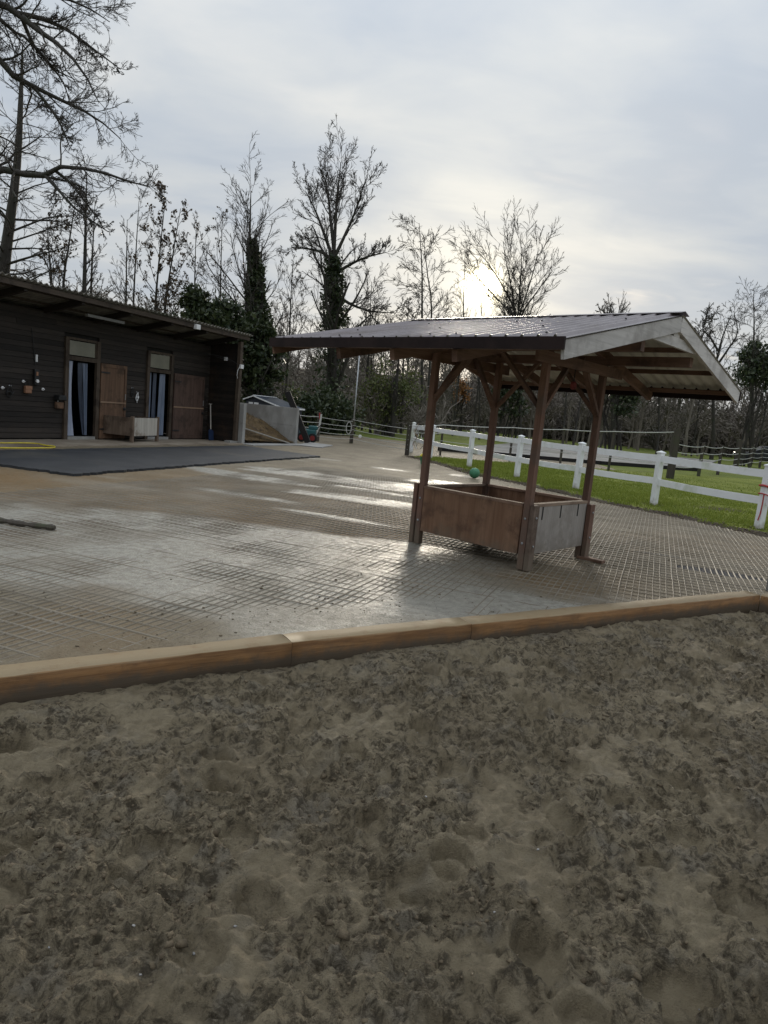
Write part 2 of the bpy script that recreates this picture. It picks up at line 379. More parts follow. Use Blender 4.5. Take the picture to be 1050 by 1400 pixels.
M['carglass'] = pmat('car_glass', (.03, .035, .04), None, .12, 5, spec=.5)
M['lamplens'] = pmat('lamp_lens', (.18, .19, .2), None, .45, 5, spec=.3)
M['rubber'] = pmat('tyre', (.012, .012, .012), None, .8)
M['lampred'] = pmat('tail_lens', (.30, .02, .02), None, .25)
M['mineral'] = pmat('mineral_block', (.24, .05, .045), (.18, .04, .04), .7, 9)
# ------------------------------------------------------------------ GROUND
def ground_material(name, kind):
    m = bpy.data.materials.new(name); m.use_nodes = True; t = m.node_tree; t.nodes.clear(); N = NT(t)
    o = N.n('ShaderNodeOutputMaterial'); b = N.n('ShaderNodeBsdfPrincipled'); N.link(b.outputs[0], o.inputs[0])
    tc = N.n('ShaderNodeTexCoord'); P = tc.outputs['Object']
    def att(k): a = N.n('ShaderNodeAttribute', attribute_name=k); return a.outputs['Fac']
    bn = N.n('ShaderNodeBump')
    if kind == 'yard':
        wet, rust, hole = att('wet'), att('rust'), att('hole')
        n1 = N.noise(P, 1.3, 6, .6); n2 = N.noise(P, 11, 7, .7); n3 = N.noise(P, 48, 5, .7)
        mud = N.mix(N.maprange(n1, .3, .7), (.15, .118, .070), (.225, .185, .120))
        mud = N.mix(N.math('MULTIPLY', N.maprange(n2, .42, .68), .5), mud, (.095, .068, .042))
        mud = N.mix(N.math('MULTIPLY', rust, N.maprange(n2, .3, .62, .5, 1.0)), mud, (.185, .105, .030))
        silt = N.mix(N.maprange(n2, .3, .7), (.25, .235, .195), (.37, .35, .30))
        col = N.mix(wet, mud, silt)
        col = N.mix(N.math('MULTIPLY', N.maprange(n3, .54, .66), .6), col, (.055, .042, .028))
        col = N.mix(hole, col, (.012, .012, .015))
        N.link(col, b.inputs['Base Color'])
        rg = N.math('SUBTRACT', .72, N.math('MULTIPLY', wet, N.maprange(n2, .35, .65, .16, .44)))
        rg = N.math('SUBTRACT', rg, N.math('MULTIPLY', N.math('MULTIPLY', rust, N.maprange(n1, .45, .6)), .12)); N.link(rg, b.inputs['Roughness'])
        b.inputs['Specular IOR Level'].default_value = .5
        h = N.math('ADD', N.math('MULTIPLY', n2, .7), N.math('MULTIPLY', n3, .6)); N.link(h, bn.inputs['Height'])
        bn.inputs['Strength'].default_value = .95; bn.inputs['Distance'].default_value = .032
    elif kind == 'sand':
        fl = att('flat')
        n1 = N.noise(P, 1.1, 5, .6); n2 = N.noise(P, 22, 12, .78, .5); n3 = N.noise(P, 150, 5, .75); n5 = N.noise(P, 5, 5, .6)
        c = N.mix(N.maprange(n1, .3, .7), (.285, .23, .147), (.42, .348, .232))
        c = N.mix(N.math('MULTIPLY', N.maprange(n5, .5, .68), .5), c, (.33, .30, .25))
        c = N.mix(N.math('MULTIPLY', N.maprange(n2, .43, .60), N.math('SUBTRACT', .90, N.math('MULTIPLY', fl, .62))), c, (.076, .059, .037))  # dark crumbs, with their small shadows put into the sand colour
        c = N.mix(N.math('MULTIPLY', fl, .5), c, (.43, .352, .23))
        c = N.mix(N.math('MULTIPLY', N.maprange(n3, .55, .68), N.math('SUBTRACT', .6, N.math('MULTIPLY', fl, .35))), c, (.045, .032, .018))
        N.link(c, b.inputs['Base Color']); b.inputs['Roughness'].default_value = .72; b.inputs['Specular IOR Level'].default_value = .26
        N.link(N.math('ADD', N.math('MULTIPLY', n3, .7), n2), bn.inputs['Height']); bn.inputs['Strength'].default_value = 1.0; bn.inputs['Distance'].default_value = .045
    elif kind == 'lawn':
        ed = att('edge')
        n1 = N.noise(P, .8, 6, .6); n2 = N.noise(P, 12, 6, .7)
        c = N.mix(N.maprange(n1, .35, .65), (.125, .155, .022), (.205, .225, .045))
        c = N.mix(N.math('MULTIPLY', N.maprange(n2, .5, .7), .5), c, (.07, .06, .03))
        c = N.mix(N.maprange(N.math('ADD', ed, N.math('MULTIPLY', N.math('SUBTRACT', n2, .5), .9)), .35, .65), c, (.055, .043, .030))
        N.link(c, b.inputs['Base Color']); b.inputs['Roughness'].default_value = .9; b.inputs['Specular IOR Level'].default_value = .15
        N.link(n2, bn.inputs['Height']); bn.inputs['Strength'].default_value = 1; bn.inputs['Distance'].default_value = .05
    elif kind == 'meadow':
        n1 = N.noise(P, .12, 6, .6); n2 = N.noise(P, 1.6, 6, .7)
        c = N.mix(N.maprange(n1, .35, .65), (.11, .145, .026), (.17, .195, .05))
        c = N.mix(N.math('MULTIPLY', N.maprange(n2, .45, .7), .6), c, (.10, .085, .045))
        N.link(c, b.inputs['Base Color']); b.inputs['Roughness'].default_value = .95; b.inputs['Specular IOR Level'].default_value = .1
        N.link(n2, bn.inputs['Height']); bn.inputs['Strength'].default_value = 1; bn.inputs['Distance'].default_value = .15
    elif kind == 'forest':
        n1 = N.noise(P, .12, 6, .6); n2 = N.noise(P, 1.2, 6, .7)
        c = N.mix(N.maprange(n1, .35, .65), (.05, .041, .031), (.08, .064, .047))
        c = N.mix(N.math('MULTIPLY', N.maprange(n2, .45, .7), .6), c, (.035, .04, .02))
        N.link(c, b.inputs['Base Color']); b.inputs['Roughness'].default_value = .95; b.inputs['Specular IOR Level'].default_value = .1
        N.link(n2, bn.inputs['Height']); bn.inputs['Strength'].default_value = 1; bn.inputs['Distance'].default_value = .3
    N.link(bn.outputs[0], b.inputs['Normal'])
    return m
M['yard'] = ground_material('yard_surface', 'yard'); M['sand'] = ground_material('sand_surface', 'sand')
M['lawn'] = ground_material('lawn_surface', 'lawn'); M['meadow'] = ground_material('meadow_surface', 'meadow'); M['forest'] = ground_material('forest_floor', 'forest')
def grid_faces(nr, nc):
    i = np.arange(nr-1)[:, None]*nc+np.arange(nc-1)[None, :]
    return np.stack([i, i+1, i+nc+1, i+nc], -1).reshape(-1, 4)
# terrain: flat round the yard, a gently rising meadow, then a wooded hill
def terr(x, y):
    d = np.hypot(x, y)
    z = -.30+.32*sstep(24, 34, d)+.20*np.clip(d-34, 0, 60)/30+.10*fbm(x, y, 18, 3, 5)*sstep(30, 45, d)
    ang = np.degrees(np.arctan2(x, y))
    start = 78+14*sstep(-5, 25, ang)
    slope = np.interp(ang, [-60, -20, 0, 12, 22, 30, 60], [.11, .11, .11, .11, .08, .06, .06])
    z = z+slope*np.clip(d-start, 0, 95)*sstep(0, 25, d-start)+fbm(x, y, 40, 3, 9)*3*sstep(95, 130, d)
    return z
def polar_sheet(name, r0, r1, nr, na, mat, label, zoff=0.0):
    r = np.geomspace(r0, r1, nr) if r0 > 1 else np.concatenate([[0.01], np.geomspace(2, r1, nr-1)])
    a = np.linspace(-math.pi, math.pi, na)
    RR, AA = np.meshgrid(r, a, indexing='ij'); x = RR*np.sin(AA); y = RR*np.cos(AA)
    z = terr(x, y)+zoff
    o = mesh_np(name, np.stack([x, y, z], -1).reshape(-1, 3), grid_faces(nr, na)[:, ::-1], mat, smooth=True)
    return tag(o, label, None, None, 'structure')
polar_sheet('meadow', .5, 84, 90, 260, M['meadow'], 'green meadow beyond the fences at the foot of the wood')
polar_sheet('hillside', 82, 1500, 70, 260, M['forest'], 'brown forest floor of the wooded hill behind the meadow', -.05)
# yard
def mound(x, y, p, rx_, ry_, ang=0.0):
    c, s = math.cos(ang), math.sin(ang); dx = x-p[0]; dy = y-p[1]
    return np.exp(-(((dx*c+dy*s)/rx_)**2+((-dx*s+dy*c)/ry_)**2))
def yard_fields(x, y):
    nz = fbm(x*.55+y*.25, y*.8, 1.5, 5, 31, .58); a = x*bn[0]+y*bn[1]; b = x*bd[0]+y*bd[1]
    edge = np.interp(x, [-9, -5, -2.5, -1, .4, 1.4, 2.6], [8.9, 8.6, 8.7, 8.3, 7.5, 6.6, 5.8]); low = np.interp(x, [-5, -2.4, -1.2, 0], [5.3, 5.0, 4.8, 3.9])
    wet = sstep(-.45, .45, edge-y+nz*2.2)*sstep(-.35, .45, y-low+nz*1.6)*(1-.35*sstep(.1, .5, fbm(x, y, .8, 4, 37)+.1))
    st = sstep(-.02, .30, fbm(a/3.2, b/1.0, 1.0, 4, 41, .5)+.10)*mound(x, y, (-1.2, 15.8), 3.6, 5.2, -.35)*1.35
    st = np.maximum(st, mound(x, y, (-.75, 10.0), 1.1, .16, -.37)*1.2+mound(x, y, (-2.3, 11.4), 1.3, .25, -.37)*.9)
    wet = np.clip(np.maximum(wet, sstep(.25, .75, st+nz*.25)), 0, 1)
    rust = sstep(-.3, .6, y-edge+nz*1.6)*sstep(15.5, 11.5, y+nz*3)*sstep(3.6, 1.2, x+nz*2)
    rust = np.maximum(rust, .45*sstep(-.1, .3, fbm(x, y, 1.4, 4, 47))*sstep(14, 9, y))*(.7+.3*sstep(-.3, .2, fbm(x, y*.7, .9, 3, 49)))
    dr = np.array([4.33, 8.52]); ax = np.array([.80, -.36]); ax /= np.linalg.norm(ax)
    sx = (x-dr[0])*ax[0]+(y-dr[1])*ax[1]; sy = -(x-dr[0])*ax[1]+(y-dr[1])*ax[0]
    hole = sstep(.0, .10, 1-(sx/.54)**2-(sy/.19)**2+fbm(x, y, .15, 2, 71)*.5)
    p2 = G(903, 757); hole = np.maximum(hole, .8*sstep(.0, .25, 1-((x-p2[0])/.35)**2-((y-p2[1]+.3*(x-p2[0]))/.06)**2))
    return wet, rust*(1-.85*wet), hole
yxs = np.concatenate([np.arange(-16, -6, .16), np.arange(-6, 6.5, .05), np.arange(6.5, 10.5, .2)])
yv = np.linspace(0, 1, 265)
YX, YV = np.meshgrid(yxs, yv); y0 = yb(YX)+.035; YY = y0+(40-y0)*(np.exp(3.0*YV)-1)/(math.exp(3.0)-1)
wet, rust, hole = yard_fields(YX, YY)
zz = -.0075+.004*fbm(YX, YY, 1.9, 3, 12)+.004*fbm(YX, YY, .35, 3, 13)+(.0058+.010*fbm(YX, YY, .6, 4, 15))*wet-.012*hole
zz = zz+(.012+.006*fbm(YX, YY, .5, 3, 19))*sstep(1.5, .2, YY-y0+.8*fbm(YX, YY, 1.2, 2, 18))*sstep(1.5, -.5, YX)+.008*sstep(.5, .0, YY-y0)
zz = np.where(YY > 26, np.maximum(zz, terr(YX, YY)+.01), zz)
yard = mesh_np('yard_paving', np.stack([YX, YY, zz], -1).reshape(-1, 3), grid_faces(*YX.shape), M['yard'], smooth=True,
               attrs={'wet': wet.ravel(), 'rust': rust.ravel(), 'hole': hole.ravel()})
tag(yard, 'wet muddy stable yard paved with sand-filled plastic grids', None, None, 'structure')
pcx, pcy = beam[-1][0], beam[-1][1]   # yard outside the arena corner
ca_, cb_ = np.meshgrid(np.linspace(0, 11, 60), np.linspace(0, 1, 30)); cx2 = pcx+.10+ca_; cy2a = pcy-.75*ca_+.10; cy2b = yb(cx2)+.05
cy2 = cy2a+(cy2b-cy2a)*cb_
o = mesh_np('yard_corner', np.stack([cx2, cy2, -.010+.006*fbm(cx2, cy2, .6, 3, 16)], -1).reshape(-1, 3), grid_faces(*cx2.shape), M['yard'], parent=yard, smooth=True, attrs={k: np.zeros(cx2.size) for k in ('wet', 'rust', 'hole')}); tag(o, None, None, None, 'stuff')
# the ribs of the paving grids: lattice of low plastic bars, mostly silted over
def ribs():
    V = []; F = []; base = 0
    uy = bd; ux = bn
    Orig = np.array([0., 8., 0.])
    def strip(p, d, sd, L, step, w, zt, amp, seed, cross=False):
        nonlocal base
        n = int(L/step)+1; t = np.arange(n)*step
        c = p[None, :]+d[None, :]*t[:, None]
        c = c+sd[None, :]*(vnoise(t, np.full(n, seed*3.1), .8, 3)[:, None]*.012)
        zj = zt+vnoise(t, np.full(n, seed*7.7), .5, 4)*amp
        if cross: hl = yard_fields(c[:, 0], c[:, 1])[2]
        keep = (c[:, 1] > yb(c[:, 0])+.16)
        if cross: keep &= hl < .1
        a = c-sd*w/2; b = c+sd*w/2
        q = np.stack([np.column_stack([a[:, :2], np.full(n, -.05)]), np.column_stack([a[:, :2]+sd[:2]*w*.2, zj]), np.column_stack([b[:, :2]-sd[:2]*w*.2, zj]), np.column_stack([b[:, :2], np.full(n, -.05)])], 1)
        V.append(q.reshape(-1, 3))
        i = np.where(keep[:-1] & keep[1:])[0]
        for k in range(3):
            F.append(np.stack([base+i*4+k, base+i*4+k+1, base+(i+1)*4+k+1, base+(i+1)*4+k], -1))
        base += n*4
    SP = .068; SQ = .165
    for k in range(-80, 84):
        if (k % 8) == 0: w, z = .017, .0005
        else: w, z = .012, -.001
        strip(Orig+ux*(k*SP)-uy*5.5, uy, ux, 14.5, .24, w, z, .0045, k+200)
    for k in range(-30, 52):
        w, z = (.026, .0005) if (k % 4) == 0 else (.018, -.0015)
        strip(Orig+uy*(k*SQ)-ux*5.6, ux, uy, 11.6, .17, w, z, .0045, k+600, True)
    return np.concatenate(V), np.concatenate(F)
M['rib'] = pmat('grid_rib', (.165, .14, .102), (.25, .215, .165), .6, 1.2, bump=.3, bscale=60, c3=(.16, .125, .085))
rv, rf = ribs()
o = mesh_np('grid_ribs', rv, rf, M['rib'], parent=yard); tag(o, None, None, None, 'stuff')
# loose crumbs of mud on the yard and clods on the sand
def lumps(P, S, mat, name, parent, seed=1):
    """joined little irregular stones, 8 faces each"""
    r = np.random.default_rng(seed); n = len(P)
    base = np.array([[1,0,0],[-.5,.87,0],[-.5,-.87,0],[.5,.5,.9],[-.8,.1,.8],[.2,-.6,.85]])
    ang = r.random(n)*6.283; c, s = np.cos(ang), np.sin(ang)
    B = base[None]*(1+.5*(r.random((n, 6, 3))-.5)); B = B*S[:, None, None]*np.array([1, .8+0*0, .6])
    x = B[..., 0]*c[:, None]-B[..., 1]*s[:, None]; y = B[..., 0]*s[:, None]+B[..., 1]*c[:, None]
    V = np.stack([x+P[:, None, 0], y+P[:, None, 1], B[..., 2]-.35*S[:, None]+P[:, None, 2]], -1).reshape(-1, 3)
    f = np.array([[3,4,5],[0,1,3],[1,4,3],[1,2,4],[2,5,4],[2,0,5],[0,3,5],[0,2,1]])
    F = (np.arange(n)[:, None, None]*6+f[None]).reshape(-1, 3)
    o = mesh_np(name, V, F, mat, parent=parent); tag(o, None, None, None, 'stuff'); return o
M['clod'] = pmat('mud_clod', (.075, .056, .034), (.15, .118, .075), .9, 6, bump=.5, bscale=120)
M['pebble'] = pmat('pebble', (.20, .195, .185), (.36, .35, .33), .7, 40)
n = 5200; px = rng.uniform(-6, 5, n); py = yb(px)+.15+np.abs(rng.normal(0, 2.0, n)); kp = rng.random(n) < np.clip(fbm(px, py, .9, 3, 88)*1.8, .02, 1); px, py = px[kp], py[kp]; n = len(px)
lumps(np.column_stack([px, py, np.full(n, .004)]), rng.gamma(1.6, .0032, n).clip(.002, .02), M['clod'], 'mud_crumbs', yard, 3)
# sand arena
def sand_h(x, y, fine=True):
    z = -.075+.05*fbm(x, y, 1.6, 3, 101)-.05*sstep(1.5, 4.5, x)-.012*sstep(.5, -.8, x)*sstep(1.5, 3, y)
    z = z+.030*sstep(.40, .0, yb(x)-y)*(.5+vnoise(x, y, .6, 8))
    flat = np.zeros_like(x)
    r = np.random.default_rng(55); 
    rough = .030*np.abs(fbm(x, y, .15, 4, 111, .66))*2+.040*fbm(x, y, .28, 3, 117)
    if fine:
        rough = rough+.034*fbm(x, y, .055, 2, 121, .7)+.018*np.clip(fbm(x, y, .033, 2, 161)*2.2, 0, 1)
        ridg = 1-np.abs(fbm(x, y, .085, 2, 141, .5))*2.6; rough = rough+.020*np.clip(ridg, 0, 1)**3
    dep = np.zeros_like(x)
    if fine:
        for k in range(430):
            cx, cy = r.uniform(-3.2, 5.2), r.uniform(1.2, 7.6); sz = r.uniform(.058, .095); an = r.uniform(0, 6.28); asp = r.uniform(.9, 1.7); w = r.uniform(.45, 1.1)
            m = (np.abs(x-cx) < .22) & (np.abs(y-cy) < .22)
            if not m.any(): continue
            dx = x[m]-cx; dy = y[m]-cy; c, s = math.cos(an), math.sin(an)
            q = np.hypot((dx*c+dy*s)/(sz*asp), (-dx*s+dy*c)/sz)
            q = q*(1+.42*fbm(x[m], y[m], .09, 3, 300+k % 5))
            tilt = (dx*c+dy*s)/sz*.012
            inside = sstep(1.03, .88, q)
            dep[m] += w*(-.040+tilt*2.0)*inside+w*.024*np.exp(-((q-1.2)/.17)**2)*(1+.6*np.sin(an+np.arctan2(dy, dx)))
            flat[m] = np.maximum(flat[m], inside*w)
    f2 = sstep(.15, .40, fbm(x, y, .26, 4, 205, .65)+.45*vnoise(x, y, .05, 207)); flat = np.maximum(flat*(.55+.45*sstep(-.3, .2, fbm(x, y, .05, 2, 209))), .72*f2)
    rough = rough*(1-.62*flat)+.010*f2
    near = .3+.7*sstep(.02, .35, yb(x)-y)
    return z+rough*near+dep*near, flat
sx_ = np.arange(-3.2, 5.4, .0118); sv = np.linspace(0, 1, 372)
SX, SV = np.meshgrid(sx_, sv); S0 = 1.25; SY = S0*((yb(SX)+.03)/S0)**SV
SZ, SF = sand_h(SX, SY)
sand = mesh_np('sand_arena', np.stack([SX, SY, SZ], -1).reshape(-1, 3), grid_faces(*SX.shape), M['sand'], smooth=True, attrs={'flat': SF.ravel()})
tag(sand, 'churned damp sand of the riding arena pitted with hoofprints', None, None, 'structure')
def coarse(x0, x1, yf0, yf1, nx, ny):
    a = np.linspace(x0, x1, nx); b = np.linspace(0, 1, ny); AX, BV = np.meshgrid(a, b); Y0 = yf0(AX); Y1 = yf1(AX); AY = Y0+(Y1-Y0)*BV
    z, f = sand_h(AX, AY, False)
    o = mesh_np('sand_field', np.stack([AX, AY, z+.004], -1).reshape(-1, 3), grid_faces(*AX.shape), M['sand'], parent=sand, smooth=True, attrs={'flat': f.ravel()})
    tag(o, None, None, None, 'stuff')
YL = lambda x: np.full_like(x, -9.0)
coarse(-13, -3.19, YL, lambda x: np.maximum(yb(x)+.03, -8.9), 120, 90)
coarse(-3.19, 5.39, YL, lambda x: np.full_like(x, 1.26), 120, 120)
coarse(5.38, 16, YL, lambda x: yb(x)+.03, 120, 160)
n = 26000; px = rng.uniform(-3, 5.2, n); v_ = rng.random(n); py = 1.35*((yb(px)-.06)/1.35)**v_
dens = fbm(px, py, .5, 3, 77)+.5; kp = rng.random(n) < np.clip(dens*1.5-.25, 0, 1); px, py = px[kp], py[kp]
pz, pf = sand_h(px, py)
kp = pf < .35; px, py, pz = px[kp], py[kp], pz[kp]
lumps(np.column_stack([px, py, pz]), rng.gamma(2.0, .0038, len(px)).clip(.003, .028), M['clod'], 'sand_clods', sand, 5)
n = 140; px = rng.uniform(-3, 5, n); py = 1.4*((yb(px)-.1)/1.4)**rng.random(n); pz, _ = sand_h(px, py)
lumps(np.column_stack([px, py, pz+.002])[:70], rng.uniform(.003, .009, n)[:70], M['pebble'], 'pebbles', sand, 6)
# edging timbers
BW = .18
def edging(p, q, label, w=BW, ztop=ZT, side=1):
    d = (q-p); d[2] = 0; d = d/np.linalg.norm(d); s = np.array([-d[1], d[0], 0])*side
    L = np.linalg.norm((q-p)[:2]); n = max(int(L/.12), 4); hh = .30
    V = []; r = np.random.default_rng(int(L*1000)); prof = [(0, -hh), (0, -.006), (.006, 0), (w*.5, .001), (w-.006, 0), (w, -.006), (w, -hh)]
    ch = r.normal(0, .0018, (n, len(prof)))
    for i in range(n):
        c = p+d*(L*i/(n-1))
        for j, (a, b) in enumerate(prof): V.append([c[0]+s[0]*(a+ch[i, j]), c[1]+s[1]*(a+ch[i, j]), ztop+b+ch[i, j]*.8])
    k = len(prof); F = []
    for i in range(n-1):
        for j in range(k-1): F.append((i*k+j, i*k+j+1, (i+1)*k+j+1, (i+1)*k+j))
        F.append((i*k+k-1, i*k, (i+1)*k, (i+1)*k+k-1))
    F2 = [tuple(range(k)), tuple((n-1)*k+j for j in reversed(range(k)))]
    c0 = (p+q)/2; c0 = np.array([c0[0], c0[1], ztop-hh])
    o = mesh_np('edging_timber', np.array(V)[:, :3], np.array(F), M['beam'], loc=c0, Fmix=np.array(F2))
    tag(o, label, 'timber', 'timbers edging the sand arena'); return o
def bpt(u):
    x = np.interp(u, [p[0] for p in beam_px], [p[0] for p in beam]); return np.array([x, float(yb(x)), ZT])
pl = beam[1]+(beam[0]-beam[1])/np.linalg.norm(beam[0]-beam[1])*8.0
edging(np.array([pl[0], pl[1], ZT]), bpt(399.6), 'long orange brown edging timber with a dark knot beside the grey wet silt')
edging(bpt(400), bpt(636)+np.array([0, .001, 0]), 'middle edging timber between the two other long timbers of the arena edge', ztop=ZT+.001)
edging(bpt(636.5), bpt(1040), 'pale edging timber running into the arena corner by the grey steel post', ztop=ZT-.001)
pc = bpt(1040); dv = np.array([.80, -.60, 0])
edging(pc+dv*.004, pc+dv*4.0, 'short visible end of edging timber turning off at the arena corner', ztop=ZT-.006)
# asphalt sheet and concrete apron in front of the barn
def slab(name, pts, z0, z1, mat, label, jit, seed, step=.12):
    r = np.random.default_rng(seed); out = []
    for a, b in zip(pts, pts[1:]+pts[:1]):
        a = np.asarray(a[:2]); b = np.asarray(b[:2]); L = np.linalg.norm(b-a); n = max(int(L/step), 1); nn = np.array([-(b-a)[1], (b-a)[0]])/L
        for i in range(n): out.append(a+(b-a)*i/n+nn*r.normal(0, jit)*(1 if i else 0))
    mb = MB(); mb.poly([np.array([*p, z0]) for p in out], (0, 0, z1-z0))
    o = mb.build(name, mat); return o
a0 = barn_O-bd*6+bn*.02
apron = slab('concrete_apron', [a0, a0+bn*1.55, barn_post+bn*.35+bd*.1, barn_post+bd*.1-bn*.0, barn_E+bd*.1], -.04, .022, M['apron'], '', .006, 3)
tag(apron, 'tan concrete apron along the foot of the stable wall', None, None, 'structure')
mt = slab('asphalt_sheet', [G(-160, 622), G(-160, 629), G(0, 637), G(101, 651), G(290, 635.5), G(437, 625), G(332, 610.5), G(150, 614.5)], -.03, .040, M['mat'], '', .034, 5, .085)
tag(mt, 'black rubbery surfacing with a ragged edge in front of the stable', None, None, 'structure')
# lawn behind the white fence
lb = [G(548, 623), G(590, 634), G(640, 649), G(700, 661), G(800, 684), G(890, 702), G(970, 719), G(1050, 737), G(1200, 775)]
lbx = np.array([p[:2] for p in lb]); d_ = np.concatenate([[0], np.cumsum(np.linalg.norm(np.diff(lbx, axis=0), axis=1))])
ls = np.arange(0, d_[-1], .12); LT = np.concatenate([np.arange(0, 4, .1), np.geomspace(4, 30, 45)])
LX0 = np.interp(ls, d_, lbx[:, 0])+.10*fbm(ls, ls*0, .7, 3, 4); LY0 = np.interp(ls, d_, lbx[:, 1])+.10*fbm(ls, ls*0+9, .7, 3, 6)
odir = np.array([.93, .36])
LX = LX0[None]+odir[0]*LT[:, None]; LY = LY0[None]+odir[1]*LT[:, None]
LTT = np.broadcast_to(LT[:, None], LX.shape)
LZ = -.03+.065*sstep(0, .5, LTT)+.03*fbm(LX, LY, .6, 4, 91)*sstep(0, .4, LTT)
LZ = np.maximum(LZ, terr(LX, LY)+.02*(LTT > 1))
pbare = sum(np.exp(-((LX-q[0])**2+(LY-q[1])**2)/.10) for q in [G(u, v) for u, v in ((588, 628), (641, 640), (706, 654), (787, 671), (893, 692), (1037, 725))])
bare = .8*np.clip(pbare, 0, 1)+np.exp(-((LX-8.2)/1.2)**2-((LY-16.6)/.8)**2)*.75
lawn = mesh_np('lawn', np.stack([LX, LY, LZ], -1).reshape(-1, 3), grid_faces(*LX.shape), M['lawn'], smooth=True, attrs={'edge': np.maximum(sstep(.95, .15, LTT)*.95, bare).ravel()})
tag(lawn, 'mown green lawn with a muddy rim behind the white fence', None, None, 'structure')
n = 2600; si = rng.uniform(0, d_[-1]-.2, n); ti = np.abs(rng.normal(0, .32, n)); qx = np.interp(si, ls, LX0)+odir[0]*(ti-.12); qy = np.interp(si, ls, LY0)+odir[1]*(ti-.12)
lumps(np.column_stack([qx, qy, -.012+.065*sstep(0, .5, ti-.12)]), rng.gamma(2, .008, n).clip(.006, .045), M['clod'], 'mud_clods', lawn, 9)
def lawn_z(x, y):
    return float(max(.035, terr(np.array(x), np.array(y))+.02))
n = 95000; si = rng.uniform(0, d_[-1]-.2, n); ti = np.abs(rng.normal(0, 1, n))*4.6+.12
gx = np.interp(si, ls, LX0)+odir[0]*ti; gy = np.interp(si, ls, LY0)+odir[1]*ti
keep = (rng.random(n) < sstep(.25, 1.0, ti+.5*fbm(gx, gy, .4, 2, 33))) & (rng.random(n) > np.exp(-((gx-8.2)/1.2)**2-((gy-16.6)/.8)**2)*.8); gx, gy, ti = gx[keep], gy[keep], ti[keep]; n = len(gx)
gz = -.03+.065*sstep(0, .5, ti)+.03*fbm(gx, gy, .6, 4, 91)*sstep(0, .4, ti)
an = rng.random(n)*6.28; hh = rng.uniform(.025, .07, n)*(1+.8*vnoise(gx, gy, .8, 2)); ww = rng.uniform(.008, .016, n); ln = rng.normal(0, .02, (n, 2))
gv_ = np.stack([np.column_stack([gx-ww*np.cos(an), gy-ww*np.sin(an), gz-.01]), np.column_stack([gx+ww*np.cos(an), gy+ww*np.sin(an), gz-.01]), np.column_stack([gx+ln[:, 0], gy+ln[:, 1], gz+hh])], 1).reshape(-1, 3)
o = mesh_np('grass_blades', gv_, np.arange(n*3).reshape(-1, 3), M['grass'], parent=lawn); tag(o, None, None, None, 'stuff')
def smooth_pts(P, n=6):
    P = [np.asarray(p, float) for p in P]; out = []
    for i in range(len(P)-1):
        p0, p1_, p2_, p3_ = P[max(i-1, 0)], P[i], P[i+1], P[min(i+2, len(P)-1)]
        for k in range(n):
            t_ = k/n; out.append(.5*((2*p1_)+(-p0+p2_)*t_+(2*p0-5*p1_+4*p2_-p3_)*t_**2+(-p0+3*p1_-3*p2_+p3_)*t_**3))
    out.append(P[-1]); return out
# ------------------------------------------------------------------ STABLE (barn)
BD_ = float(np.dot(barn_post-barn_O, bn)); SE = 8.49; S0B = -6.0; DEPTH = 4.2
def BP(s, o, z): return barn_O+bd*s+bn*o+Z3*z
BAX = (bd, bn, Z3)
def roofz(o): return 3.85+.20*(o-BD_-.12)
barn = thing('stable', BP(1.2, -1.5, 0), 'long dark timber stable with two open doors under a corrugated roof', 'stable')
OPEN = [(2.05, 3.05, 2.22), (5.28, 6.28, 2.18)]
TRAN = [(2.02, 2.94, 2.37, 2.78), (5.26, 6.16, 2.37, 2.77)]
r2 = np.random.default_rng(21)
bh = .138; z = .06; row = 0
while z < 3.38:
    zt = min(z+bh-.006, 3.40); segs = [(S0B, SE)]
    for (a, b, h) in OPEN:
        top = 2.84
        if z < top:
            a2, b2 = a-.13, b+.12
            segs = [q for (p, e) in segs for q in ([(p, a2), (b2, e)] if p < a2 and e > b2 else [(p, e)])]
    for (p, e) in segs:
        if e-p > 5:   # long runs are made of two boards
            m_ = p+(e-p)*r2.uniform(.3, .7); parts_ = [(p, m_-.003), (m_+.003, e)]
        else: parts_ = [(p, e)]
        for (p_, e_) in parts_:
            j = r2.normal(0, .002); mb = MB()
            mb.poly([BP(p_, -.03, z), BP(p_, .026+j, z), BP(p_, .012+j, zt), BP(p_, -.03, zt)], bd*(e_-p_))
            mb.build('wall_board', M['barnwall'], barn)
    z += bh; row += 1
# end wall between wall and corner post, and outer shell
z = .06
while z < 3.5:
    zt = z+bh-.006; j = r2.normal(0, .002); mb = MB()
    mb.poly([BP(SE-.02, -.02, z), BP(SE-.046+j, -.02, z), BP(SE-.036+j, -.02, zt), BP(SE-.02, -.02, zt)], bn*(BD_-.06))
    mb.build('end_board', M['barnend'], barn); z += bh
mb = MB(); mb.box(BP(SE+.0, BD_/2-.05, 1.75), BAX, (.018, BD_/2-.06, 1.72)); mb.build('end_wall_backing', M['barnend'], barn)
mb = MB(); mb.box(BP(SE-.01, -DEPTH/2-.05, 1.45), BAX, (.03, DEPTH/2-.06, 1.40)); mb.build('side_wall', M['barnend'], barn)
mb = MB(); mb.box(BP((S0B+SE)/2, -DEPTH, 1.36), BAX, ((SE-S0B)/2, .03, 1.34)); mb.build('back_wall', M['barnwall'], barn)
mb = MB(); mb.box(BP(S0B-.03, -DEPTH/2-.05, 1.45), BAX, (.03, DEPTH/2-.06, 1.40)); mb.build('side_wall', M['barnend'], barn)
mb = MB(); mb.box(BP(4.2, -DEPTH/2, 1.35), BAX, (.03, DEPTH/2-.1, 1.30)); mb.build('stall_partition', M['dark'], barn)
